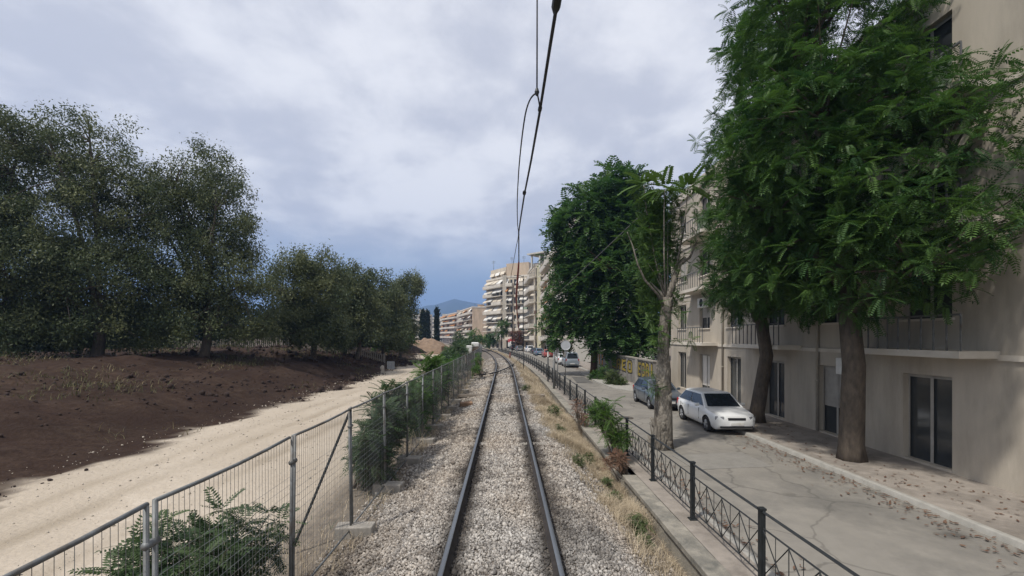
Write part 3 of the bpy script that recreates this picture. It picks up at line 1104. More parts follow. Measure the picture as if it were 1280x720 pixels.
euc('leftmost eucalyptus only partly in view', 0, 25, -20, [(-10, 180, 25, 54, 50), (-40, 260, 25, 70, 60), (30, 330, 25, 66, 60), (-20, 390, 25, 80, 46), (20, 415, 25, 60, 28)], 207, 380, 180, r0=.36, r1=.24, L=.18, W=.034, spread=.34)
UG = 'dark bushes under the eucalyptus trees'
for k, (x, y, Y, rx, rz, lab) in enumerate(((30, 412, 40, 80, 44, 'widest dark bush at the far left edge under the trees'), (170, 410, 44, 74, 46, 'dark bush between the two biggest eucalyptus trunks'),
                                           (300, 414, 52, 60, 34, 'dark bush in the gap right of the tall wide eucalyptus'), (385, 416, 58, 40, 24, 'dark bush behind the broad eucalyptus'),
                                           (440, 418, 68, 30, 18, 'dark bush seen over the slatted fence'), (480, 418, 78, 28, 16, 'dark bush close left of the pale reeds'))):
    cpos = at(x, y, Y)
    zb_ = gxy(cpos[0], Y)
    rng_k = np.random.default_rng(700 + k)
    tb = thing('dark_bush', lab, 'bush', (cpos[0], Y, zb_), group=UG)
    ptsk, Dk = blob_points([(cpos[0], Y, cpos[2], rx / F * Y, rx / F * Y * .5, rz / F * Y), (cpos[0] - rx * .4 / F * Y, Y, cpos[2] - .6, rx * .8 / F * Y, 2.2, rz * .8 / F * Y)], 260, rng_k, .4, .35)
    ptsk[:, 2] = np.maximum(ptsk[:, 2], zb_ + .15)
    stm = MB()
    for p_ in ptsk[:40]:
        s_ = np.array([cpos[0] + (p_[0] - cpos[0]) * .6, Y, zb_ - .1])
        stm.tube([s_, (s_ + p_) / 2, p_], [.05, .03, .012], 4, caps=False)
    stm.build('stems', M_bark, tb, (cpos[0], Y, zb_))
    Vk, Fk, rk = small_leaves(ptsk, 60, np.array([.5, .45, .4]) * Y / 45, .34 * Y / 45, .085 * Y / 45, rng_k, .2)
    np_mesh('foliage', Vk, Fk, M_euca if k % 2 else M_cyp, tb, (cpos[0], Y, zb_), attrs={'rnd': rk})


def cypress(x, ytop, ybase, Y, rpx, label):
    a = at(x, ybase, Y)
    bz = gxy(a[0], Y)
    top = at(x, ytop, Y)[2]
    t = thing('cypress_tree', label, 'tree', (a[0], Y, bz), group='cypresses behind the soil mound')
    rng = np.random.default_rng(int(x))
    n = 150
    h = rng.random(n) ** .8
    R = rpx / F * Y * np.clip(np.minimum(h * 5 + .4, 1) * (1 - h) ** .55, 0, 1)
    an = rng.uniform(0, 6.28, n)
    pts = np.stack([a[0] + np.cos(an) * R * .75, Y + np.sin(an) * R * .75, bz + .6 + h * (top - bz - 1.0)], -1)
    V, Fc, r = small_leaves(pts, 34, np.array([.16, .16, .35]) * Y / 100, .5 * Y / 100, .10 * Y / 100, rng, -.9)
    np_mesh('crown', V, Fc, M_cyp, t, (a[0], Y, bz), attrs={'rnd': r})
    tr = MB()
    tr.tube([(a[0], Y, bz - .1), (a[0], Y, bz + (top - bz) * .7)], [.2, .06], 6)
    tr.build('trunk', M_bark, t, (a[0], Y, bz))


cypress(528.5, 389, 428, 118, 4.6, 'dark cypress directly behind the soil mound, widest of the three')
cypress(534.5, 390, 428, 122, 2.6, 'slim dark cypress close beside the widest one')
cypress(546, 387, 428, 126, 2.8, 'slim dark cypress standing apart in front of white flats')


def bush(name, label, X, Y, lobes, n, nleaf, L, seed, tmpl=LT_HI, m=None, z=None, group=None, cat='shrub', stems=8, xlim=None):
    rng = np.random.default_rng(seed)
    z = gxy(X, Y) if z is None else z
    t = thing(name, label, cat, (X, Y, z), group=group)
    pts, D = blob_points(lobes, n, rng, .25, .3)
    pts[:, 2] = np.maximum(pts[:, 2], z + .06)
    if xlim is not None:
        lim = xc(pts[:, 1]) + xlim - L * .42
        pts[:, 0] = np.where(pts[:, 0] > lim, lim - rng.random(len(pts)) * .45, pts[:, 0])
    st = MB()
    B = np.array([X, Y, z])
    for p in pts[:max(stems, 40)]:
        s = B + np.array([(p[0] - X) * .45 * rng.random(), (p[1] - Y) * .45 * rng.random(), -.04])
        st.tube([s, (s + p) / 2 + (0, 0, .12 * (p[2] - z)), p], [.018, .012, .006], 4, caps=False)
    st.build('stems', M_twig, t, (X, Y, z))
    V, Fc, r = rosettes(pts, D * .7 + np.array([0, 0, .9]), nleaf, L, rng, tmpl)
    np_mesh('foliage', V, Fc, m or M_leaf, t, (X, Y, z), attrs={'rnd': r})
    return t


SG = 'shrubs growing behind the wire fence'


def lb3(x, y, Y, rx, rz, ry=.7):
    q = at(x, y, Y)
    return (q[0], q[1], q[2], rx / F * Y, ry, rz / F * Y)


bush('leafy_shrub', 'large feathery green shrub filling the two nearest panels of the wire fence', -3.6, 10.0,
     [lb3(485, 545, 10.2, 34, 46), lb3(515, 520, 11.6, 30, 40), lb3(464, 560, 9.4, 18, 34), lb3(500, 575, 9.8, 26, 28)], 230, 8, .36, 301, m=M_shrub, group=SG, xlim=-2.5)
bush('leafy_shrub', 'green shrub with upright tips behind the middle fence panels', -3.6, 15.5,
     [lb3(538, 505, 15, 22, 34, 1.6), lb3(552, 488, 18.5, 18, 28, 1.6), lb3(520, 500, 14, 16, 28, 1.2)], 180, 8, .40, 302, m=M_leaf, group=SG, xlim=-2.5)
bush('leafy_shrub', 'loose green growth behind the fence between the sapling and the dark hedge', -3.9, 25.0,
     [lb3(560, 468, 24, 14, 16, 2), lb3(568, 458, 29, 12, 13, 2), lb3(550, 482, 20, 14, 16, 1.5)], 120, 8, .42, 309, m=M_leaf, group=SG, xlim=-2.5)
bush('leafy_shrub', 'bright green sapling poking above the fence against the pale path', -4.1, 19.0,
     [lb3(535, 465, 19, 10, 16, .5), lb3(552, 462, 19.5, 14, 16, .6), lb3(545, 485, 19, 14, 16, .6)], 34, 9, .62, 303, m=M_leaf_lt, group=SG, xlim=-2.5)
bush('leafy_shrub', 'low green shrub inside the bottom left fence corner', -3.6, 4.6,
     [lb3(240, 700, 4.6, 70, 60, .6), lb3(170, 735, 4.2, 60, 50, .6), lb3(310, 690, 5.2, 50, 50, .6)], 130, 8, .27, 304, m=M_shrub, group=SG, xlim=-2.5)
bush('leafy_shrub', 'ivy dark tall hedge clump behind the far end of the fence', -4.6, 46,
     [lb3(571, 440, 44, 13, 12, 3), lb3(580, 432, 56, 10, 9, 4), lb3(564, 450, 36, 11, 11, 2.5), lb3(573, 424, 60, 6, 11, 2), lb3(560, 443, 46, 7, 10, 2.5)], 300, 8, .5, 305, tmpl=LT_LO, m=M_shrub, group=SG, xlim=-2.5)
bush('leafy_shrub', 'green shrub growing through the far fence on the track side', -2.3, 36,
     [lb3(597, 452, 38, 5, 11, 1.2), lb3(594, 460, 33, 5, 9, 1.0)], 46, 8, .38, 306, m=M_leaf_lt, group=SG)
bush('leafy_shrub', 'scrub of pale reeds at the foot of the eucalyptus trees', -12.5, 62,
     [lb3(500, 426, 62, 20, 12, 2), lb3(482, 428, 58, 16, 10, 2)], 90, 8, .8, 307, tmpl=LT_LO, m=M_leaf_lt)
bush('leafy_shrub', 'dark green bush left of the railway bend before the flats', float(xc(95)) - 5, 95,
     [lb3(602, 428, 96, 9, 9, 2), lb3(592, 424, 90, 10, 12, 3)], 90, 8, .8, 308, tmpl=LT_LO)
# sapling in front of the railing
bush('sapling', 'green sapling growing out of the gap in the low wall before the railing', 3.35, 13.0,
     [lb3(760, 528, 13.2, 13, 26, .35), lb3(748, 515, 13.6, 8, 12, .3), lb3(775, 545, 13.0, 9, 14, .3)], 44, 8, .36, 311, z=-.95, m=M_leaf_lt, cat='sapling')
bush('withered_weed', 'purple brown withered weed at the foot of the sapling', 3.2, 12.0,
     [lb3(772, 574, 12.1, 11, 10, .4), lb3(758, 580, 12, 7, 7, .3)], 30, 6, .2, 312, z=-.98, m=M_brownweed, cat='weed')
bush('withered_weed', 'reddish brown withered weed beside the railing beyond the sapling', 2.95, 18.3,
     [lb3(722, 512, 18.4, 7, 14, .4), lb3(733, 520, 18.2, 6, 8, .4)], 30, 6, .24, 313, m=M_brownweed, cat='weed')
WG = 'green weeds in the gravel'
for i, (x, y, z, r, lab) in enumerate(((796, 666, -.95, 15, 'bushy green weed at the foot of the nearest low wall'), (690, 524, -.6, 10, 'green weed tuft in the dry grass beside the right rail'),
                                       (768, 632, -.95, 9, 'small green weed between gravel and the near wall'), (806, 690, -1.0, 9, 'green weed low in the bottom right corner of the gravel'),
                                       (733, 580, -.8, 8, 'small green weed in gravel right of the rails'), (700, 545, -.6, 7, 'low olive weed at the gravel edge near the dry grass'),
                                       (658, 489, -.2, 6, 'dark weed against the right rail by the concrete strip'), (722, 594, -.75, 8, 'faded green weed lying flat on the gravel'),
                                       (560, 572, -.3, 0, ''), (757, 610, -.95, 8, 'slim green weed under the edge of the near wall'))):
    if not r:
        continue
    q = onz(x, y, z)
    d = q[0] - float(xc(q[1]))
    zz = float(gz(d, q[1]))
    R = r / F * q[1]
    bush('weed', lab, q[0], q[1], [(q[0], q[1], zz + R * .6, R, R, R * .8)], 26, 6, R * .75, 330 + i, m=M_weed, z=zz, group=WG, cat='weed')
SB = 'bushes on the pavement island'
bush('island_bush', 'dark round bush on the pavement island next to the big tree', 7.75, 38.5, [lb3(752, 466, 38.5, 11, 12, .9), lb3(744, 472, 38.5, 7, 6, .7)], 55, 7, .4, 321, tmpl=LT_LO, z=-.745, group=SB)
bush('island_bush', 'brownish bush on the pavement island by the grey graffiti wall', 8.2, 34.2, [lb3(766, 474, 34.2, 9, 10, .8), lb3(774, 478, 33.8, 8, 7, .7)], 60, 7, .45, 322, tmpl=LT_LO, z=-.745, m=M_weed, group=SB)


# ------------------------------------------------------------------ wire fence on the left
def wire_fence():
    Yp = [1.1 + 2.07 * i for i in range(48)]
    dF = -2.5
    t = thing('wire_fence', 'long grey wire mesh fence of steel panels left of the track', 'fence', P(dF, Yp[0], -.4))
    org = tuple(t.location)
    for i, Y in enumerate(Yp):
        z0 = float(gz(dF, Y))
        lean = random.uniform(-.03, .03)
        m = MB()
        for off in (-.035, .035):
            a = P(dF, Y + off, z0 - .08)
            bq = P(dF + lean, Y + off + random.uniform(-.01, .01), 1.76 + random.uniform(-.012, .012))
            m.tube([a, bq], .019, 7)
        m.tube([P(dF + lean * .8, Y - .06, 1.45), P(dF + lean * .8, Y + .06, 1.45)], .03, 6)
        m.build('post', M_galv, t, org, smooth=True)
        if i + 1 < len(Yp):
            Y2 = Yp[i + 1]
            a, b2 = Y + .035, Y2 - .035
            m = MB()
            sag = random.uniform(.0, .05)
            tops = [P(dF + .0, a + (b2 - a) * k / 4, 1.745 - sag * math.sin(PI * k / 4)) for k in range(5)]
            m.tube(tops, .017, 6)
            m.build('top_tube', M_galv, t, org, smooth=True)
            m = MB()
            z0b = float(gz(dF, Y2))
            m.tube([P(dF, a, z0 + .16), P(dF, b2, z0b + .16 + random.uniform(-.04, .04))], .017, 6)
            m.build('bottom_tube', M_galv, t, org, smooth=True)
            w = MB()
            nv, nh = (34, 17) if Y < 26 else (17, 9)
            rr = .0022 if Y < 14 else (.0026 if Y < 26 else .004)
            for k in range(1, nv):
                yy = a + (b2 - a) * k / nv
                off = random.uniform(-.008, .008)
                w.tube([P(dF + off, yy, z0 + .16), P(dF, yy, 1.735 - sag * math.sin(PI * k / nv))], rr, 3, caps=False)
            for k in range(1, nh):
                zz = z0 + .16 + (1.58) * k / nh
                w.tube([P(dF + .004, a, zz), P(dF + .004 + random.uniform(-.01, .01), (a + b2) / 2, zz - sag * .6 * k / nh), P(dF + .004, b2, zz)], rr, 3, caps=False)
            w.build('wire_mesh', M_galv, t, org)
        if i in (3,):
            m = MB()
            m.tube([P(dF - .02, Y, 1.72), P(dF - .75, Y - .55, float(gz(dF - .75, Y - .5)))], .022, 6)
            m.build('brace', M_iron, t, org)
    names = ['nearest visible', 'second', 'third', 'fourth', 'fifth', 'sixth', 'seventh', 'eighth', 'ninth', 'tenth']
    for i, Y in enumerate(Yp[1:17]):
        m = MB()
        c = P(dF + .06, Y, float(gz(dF + .06, Y)) + .05)
        m.rough_box(c, (.62, .27, .26), random.uniform(-.12, .12), .012)
        ordn = ['first', 'second', 'third', 'fourth', 'fifth', 'sixth', 'seventh', 'eighth', 'ninth', 'tenth', 'eleventh', 'twelfth', 'thirteenth', 'fourteenth', 'fifteenth', 'sixteenth'][i]
        o = m.build('concrete_block', M_concrete, org=(c[0], c[1], c[2] - .13), bevel=.02)
        tag(o, '%s pale concrete foot block counted from the near end of the wire fence' % ordn, 'concrete block', 'concrete feet under the wire fence')


wire_fence()
m = MB()
m.rough_box(P(-1.75, 20.3, -.2), (.55, .42, .26), .2, .03)
tag(m.build('rubble_block', mat('brown_block', (.30, .19, .12), (.2, .13, .09), 5, .95, bump=.3), org=tuple(P(-1.75, 20.3, -.33)), bevel=.03), 'brown earthy block of rubble at the gravel edge left of the rails', 'rubble block')


# ------------------------------------------------------------------ black railing on the right
def railing():
    d = 3.84
    Yp = [1.7 + 2.4 * i for i in range(44)]
    t = thing('railing', 'long black iron railing with crossed bars between track and street', 'railing', P(d, Yp[0], -.76))
    org = tuple(t.location)
    for i, Y in enumerate(Yp):
        m = MB()
        p = P(d, Y, 0)
        m.box((p[0], p[1], -.19), (.075, .075, 1.14))
        m.box((p[0], p[1], .395), (.095, .095, .03))
        m.box((p[0], p[1], -.748), (.15, .15, .02))
        m.build('post', M_iron, t, org)
        if i + 1 < len(Yp):
            q = P(d, Yp[i + 1], 0)
            a = p + (q - p) * .018
            b2 = q - (q - p) * .018
            for z, r in ((.36, .024), (.12, .016), (-.58, .018)):
                m = MB()
                m.tube([(a[0], a[1], z), (b2[0], b2[1], z)], r, 4)
                m.build('rail_bar', M_iron, t, org)
            m = MB()
            n = 4
            for k in range(n):
                u0, u1 = k / n, (k + 1) / n
                A = a + (b2 - a) * u0
                B = a + (b2 - a) * u1
                C = (A + B) / 2
                m.tube([(A[0] - .004, A[1], -.565), (B[0] - .004, B[1], .105)], .0095, 4)
                m.tube([(A[0] + .006, A[1], .105), (B[0] + .006, B[1], -.565)], .0095, 4)
                m.tube([(B[0], B[1], -.565), (B[0], B[1], .105)], .008, 4)
                m.tube([(C[0], C[1], -.565), (C[0], C[1], .105)], .006, 4)
            m.build('cross_bars', M_iron, t, org)


railing()


# ------------------------------------------------------------------ posts, signs, lamps, wires
def round_sign():
    b = at(707, 478, 35)
    t = thing('round_sign', 'round pale grey sign disc on a thin pole beyond the railing', 'road sign', (b[0], 35, -.76))
    org = tuple(t.location)
    m = MB()
    top = at(707, 424, 35)[2]
    m.tube([(b[0], 35.05, -.8), (b[0], 35.05, top)], .03, 8)
    m.build('pole', M_galv, t, org, smooth=True)
    c = at(707, 431.5, 35)
    m = MB()
    m.lathe([(.001, -.012), (.36, -.012), (.385, -.03), (.385, .006), (.001, .006)], (c[0], 35.0, c[2]), 1, 36)
    m.build('disc', mat('sign_back', (.50, .52, .55), (.44, .46, .49), 3, .5, .2), t, org, smooth=False)
    m = MB()
    for dz in (-.15, .15):
        m.box((c[0], 35.02, c[2] + dz), (.3, .02, .035))
    m.build('bracket', M_galv, t, org)


round_sign()


def simple_post(name, label, cat, x, ytop, Y, z0, r, mt, d=None, cap=None, group=None, arm=None):
    X = (x - 640) / F * Y
    zt = at(x, ytop, Y)[2]
    t = thing(name, label, cat, (X, Y, z0), group=group)
    m = MB()
    m.tube([(X, Y, z0 - .1), (X, Y, zt)], [r, r * .85], 10)
    m.build('pole', mt, t, (X, Y, z0), smooth=True)
    m = MB()
    m.tube([(X, Y, zt - .001), (X, Y, zt + (.05 if not cap else cap))], [r * 1.15, r * .9], 10)
    m.build('cap', M_white if cap else mt, t, (X, Y, z0))
    if arm:
        m = MB()
        m.tube([(X, Y, zt - .2), (X + arm * .4, Y, zt + .05), (X + arm, Y, zt + .1)], [.05, .04, .035], 6)
        m.build('arm', mt, t, (X, Y, z0))
        m = MB()
        m.box((X + arm * 1.1, Y, zt + .09), (abs(arm) * .5, .25, .1))
        m.build('lamp_head', M_galv, t, (X, Y, z0), bevel=.03)
    return t


simple_post('grey_post', 'thick pale grey steel post standing at the railing before the round sign', 'post', 692.5, 441, 31, -1.0, .085, M_galv)
simple_post('grey_post', 'thinner grey steel post right of the thick pale one', 'post', 697, 440, 31.6, -1.0, .045, M_galv)
simple_post('bollard', 'black post with white top at the railing left of the grey posts', 'post', 685, 446, 36, -1.0, .06, M_iron, cap=.42)
simple_post('marker_post', 'short dark trackside post in the dry grass near the bend', 'post', 654.5, 447, 45, -.7, .05, M_iron)
simple_post('marker_post', 'tiny red brown trackside stump at the bend', 'post', 637.5, 441, 62, -.5, .12, mat('rust_red', (.16, .05, .035), (.10, .035, .03), 5, .8))
simple_post('street_lamp', 'tall slim dark lamp post before the pale flats', 'street lamp', 654, 345, 72, -.75, .075, M_iron, arm=-1.1)
simple_post('street_lamp', 'far thin dark lamp post left of the taller one', 'street lamp', 640.5, 372, 112, -.75, .08, M_iron, arm=1.2)


def wires():
    mw = MB()
    H = 3.55
    pts = [(702, -40), (697, 0), (688, 55), (675, 138), (664, 200), (655.5, 243), (650.5, 275), (648.5, 290)]
    p3 = [at(x, y, H * F / (HOR - y)) for x, y in pts]
    p3 += [at(648.6, 327, 18), at(647, 348, 22), at(645.2, 372, 28), at(646.5, 392, 34), at(648.6, 412, 40), at(649.5, 424, 44)]
    t = thing('overhead_wire', 'heavy dark overhead wire running forward above the track', 'overhead wire', p3[1])
    org = tuple(t.location)
    mw.tube(p3[:9], .021, 6)
    mw.build('wire', M_cable, t, org, smooth=True)
    rw = MB()
    rw.tube(p3[8:], [.028, .055, .055, .045, .04, .035], 6)
    rw.build('sleeve', mat('red_sleeve', (.33, .08, .07), (.24, .06, .055), 4, .6), t, org, smooth=True)
    for x, y, L_, r in ((696, 2, .16, .05), (675, 136, .09, .032), (655.5, 241, .12, .045)):
        Y = H * F / (HOR - y)
        c = at(x, y, Y)
        dd = (np.array(p3[0]) - np.array(p3[4]))
        dd /= np.linalg.norm(dd)
        m = MB()
        m.tube([c - dd * L_, c - dd * L_ * .5, c + dd * L_ * .5, c + dd * L_], [r * .5, r, r, r * .5], 8)
        m.build('clamp', M_iron, t, org)
    dw = MB()
    Yd = H * F / (HOR - 136)
    a = at(671.5, -30, 6.4)
    k = at(671.2, 115, 6.4)
    e = at(675, 136, Yd)
    dw2 = thing('dropper_wire', 'thin wire dropping straight down onto the heavy overhead wire', 'overhead wire', a)
    dw.tube([a, k, (k + e) / 2 + (.004, 0, 0), e], .0115, 6)
    dw.build('wire', M_cable, dw2, tuple(a), smooth=True)
    m = MB()
    m.tube([k + (0, 0, -.05), k, k + (0, 0, .05)], [.02, .036, .02], 8)
    m.build('clamp', M_iron, dw2, tuple(a))
    lp = [(671, 116, 6.42), (664, 122, 6.6), (658, 137, 6.9), (654, 160, 7.4), (650.5, 190, 8.3), (648, 220, 9.6), (646.5, 255, 11.8), (647, 280, 14), (648, 294, 16), (645, 310, 18), (641.5, 330, 22), (638.5, 347, 26)]
    p = [Vector(at(*q)) for q in lp]
    sm = []
    for i in range(len(p) - 1):
        p0, p1, p2, p3_ = p[max(i - 1, 0)], p[i], p[i + 1], p[min(i + 2, len(p) - 1)]
        for u in (0, .33, .66):
            sm.append(.5 * ((2 * p1) + (p2 - p0) * u + (2 * p0 - 5 * p1 + 4 * p2 - p3_) * u * u + (3 * p1 - p0 - 3 * p2 + p3_) * u ** 3))
    sm.append(p[-1])
    m = MB()
    m.tube(sm, .0125, 6)
    tag(m.build('loop_wire', M_cable, org=tuple(sm[0]), smooth=True), 'slack thin wire looping down left of the heavy overhead wire', 'overhead wire')
    m = MB()
    a, b2 = at(846, 226, 16.2), at(655, 402, 71)
    n = 14
    pts = [a + (b2 - a) * i / n + np.array([0, 0, -.25 * math.sin(PI * i / n)]) for i in range(n + 1)]
    # hold the near part in front of the crown
    m.tube(pts, .022, 5)
    tag(m.build('street_cable', mat('grey_cable', (.14, .14, .14), (.1, .1, .1), 4, .7), org=tuple(a), smooth=True), 'grey cable slung slantwise across the front of the huge dark tree', 'cable')


wires()


# ------------------------------------------------------------------ graffiti wall
def graffiti_wall():
    X = 9.62
    Y0, Y1 = 30.0, 52.0
    t = thing('street_wall', 'grey wall along the pavement with yellow and black graffiti letters', 'wall', (X, Y0, -.75))
    org = tuple(t.location)
    m = MB()
    mw = mat('grey_render', (.26, .245, .23), (.17, .16, .15), 1.2, .95, bump=.25, c=(.12, .115, .105))
    m.box((X + .12, (Y0 + Y1) / 2, .2), (.24, Y1 - Y0, 1.98))
    m.build('wall', mw, t, org)
    m = MB()
    m.box((X + .12, (Y0 + Y1) / 2, 1.235), (.34, Y1 - Y0 + .1, .09))
    m.build('coping', M_concrete, t, org)
    for y in (33.9, 44.3):
        m = MB()
        m.box((X + .05, y, .24), (.30, .42, 2.06))
        m.build('pillar', mat('pale_render', (.34, .32, .29), (.25, .235, .215), 2, .9, c=(.2, .19, .17)), t, org)
    my = mat('yellow_spray', (.33, .25, .04), (.20, .155, .035), 3.5, .85, c=(.13, .115, .06))
    mk = mat('black_spray', (.025, .024, .024), (.04, .038, .036), 6, .8)
    mo = mat('orange_spray', (.42, .21, .05), (.33, .15, .04), 6, .8)
    L = {'G': [(0, 0, .22, 1), (0, .78, .75, 1), (.53, .6, .75, 1)], 'E': [(0, 0, .22, 1), (.22, .8, .72, 1), (.22, .42, .6, .6), (.22, 0, .72, .2)], 'O': [(0, .1, .2, .9), (.55, .1, .75, .9), (.1, .8, .65, 1), (.1, 0, .65, .2)],
         'A': [(0, 0, .2, .85), (.55, 0, .75, .85), (.1, .8, .65, 1), (.2, .36, .55, .54)], 'I': [(.2, 0, .5, 1)], 'Z': [(0, .8, .75, 1), (0, 0, .75, .2), (.25, .2, .5, .8)]}

    def word(letters, ystart, z0, h, w, ms, name):
        b0, b1 = MB(), MB()
        y = ystart
        for ch in letters:
            for k, (a, b_, c, d) in enumerate(L[ch]):
                for bb, g, x in ((b1, .10, X - .004 - k * .0006), (b0, 0, X - .010 - k * .0006)):
                    # seen from the street the word runs towards the camera
                    o_ = len(bb.v)
                    bb.box((x, y - (a + c) / 2 * w, z0 + (b_ + d) / 2 * h), (.003, (c - a) * w + 2 * g, (d - b_) * h + 2 * g))
                    jr = random.Random(int(y * 100) + k * 7)
                    jj = [(jr.uniform(-.06, .06), jr.uniform(-.06, .06)) for _ in range(2)]
                    for ii in range(o_, len(bb.v)):
                        p_ = bb.v[ii]
                        bb.v[ii] = (p_[0], p_[1] + jj[0][0] * (1 if p_[2] > z0 + (b_ + d) / 2 * h else -1) + .05, p_[2] + jj[1][1] * (1 if p_[1] > y - (a + c) / 2 * w else -1))
            y -= w * .98
        b1.build(name + '_outline', mk, t, org)
        b0.build(name, ms, t, org)
    word('EOAI', 33.55, -.02, 1.02, 1.0, my, 'graffiti')
    word('ZAEO', 42.2, .0, .95, 1.9, my, 'graffiti')
    word('GII', 50.5, -.1, 1.1, 1.6, mo, 'graffiti')
    # dark sprayed patch beside the word
    return t


graffiti_wall()


# ------------------------------------------------------------------ cars
def loft(mb, secs, m=0, capm=None):
    """secs: list of (y, [(x,z)...]) half profiles from bottom centre to top centre; mirrored in x."""
    rings = []
    for y, hp in secs:
        full = [(x, y, z) for x, z in hp] + [(-x, y, z) for x, z in hp[::-1] if abs(x) > 1e-6]
        rings.append(full)
    n = len(rings[0])
    o = len(mb.v)
    for r in rings:
        mb.v.extend(r)
    for i in range(len(rings) - 1):
        for k in range(n):
            k2 = (k + 1) % n
            mb.f.append((o + i * n + k, o + i * n + k2, o + (i + 1) * n + k2, o + (i + 1) * n + k))
            mb.m.append(m)
    mb.f.append(tuple(o + k for k in range(n))[::-1])
    mb.f.append(tuple(o + (len(rings) - 1) * n + k for k in range(n)))
    mb.m += [m, m]


SHAPES = {  # L, W, belt, roof, bonnet height, wheel r, axle front, axle rear, cabin y: ws base, ws top, rear top, rear base ; tail height
    'hatch': dict(L=4.1, W=1.74, belt=.93, roof=1.47, hood=.84, r=.31, ax=(.78, 3.32), cab=(1.02, 1.75, 3.35, 3.92), tail=.93),
    'sedan': dict(L=4.5, W=1.76, belt=.92, roof=1.43, hood=.82, r=.31, ax=(.85, 3.5), cab=(1.25, 1.98, 3.15, 3.85), tail=.95),
    'suv': dict(L=4.4, W=1.82, belt=1.06, roof=1.66, hood=1.0, r=.35, ax=(.85, 3.5), cab=(1.1, 1.75, 3.75, 4.2), tail=1.06),
    'van': dict(L=4.4, W=1.80, belt=1.10, roof=1.86, hood=1.0, r=.32, ax=(.8, 3.5), cab=(.75, 1.45, 4.15, 4.33), tail=1.10),
}


def inset_quad(A, B, C, D, u0, u1, v0, v1, off):
    """Panel inside quad A(bottom start) B(bottom end) C(top end) D(top start)."""
    def q(u, v):
        return (A * (1 - u) + B * u) * (1 - v) + (D * (1 - u) + C * u) * v
    n = (B - A).cross(D - A).normalized() * off
    return [q(u0, v0) + n, q(u1, v0) + n, q(u1, v1) + n, q(u0, v1) + n]


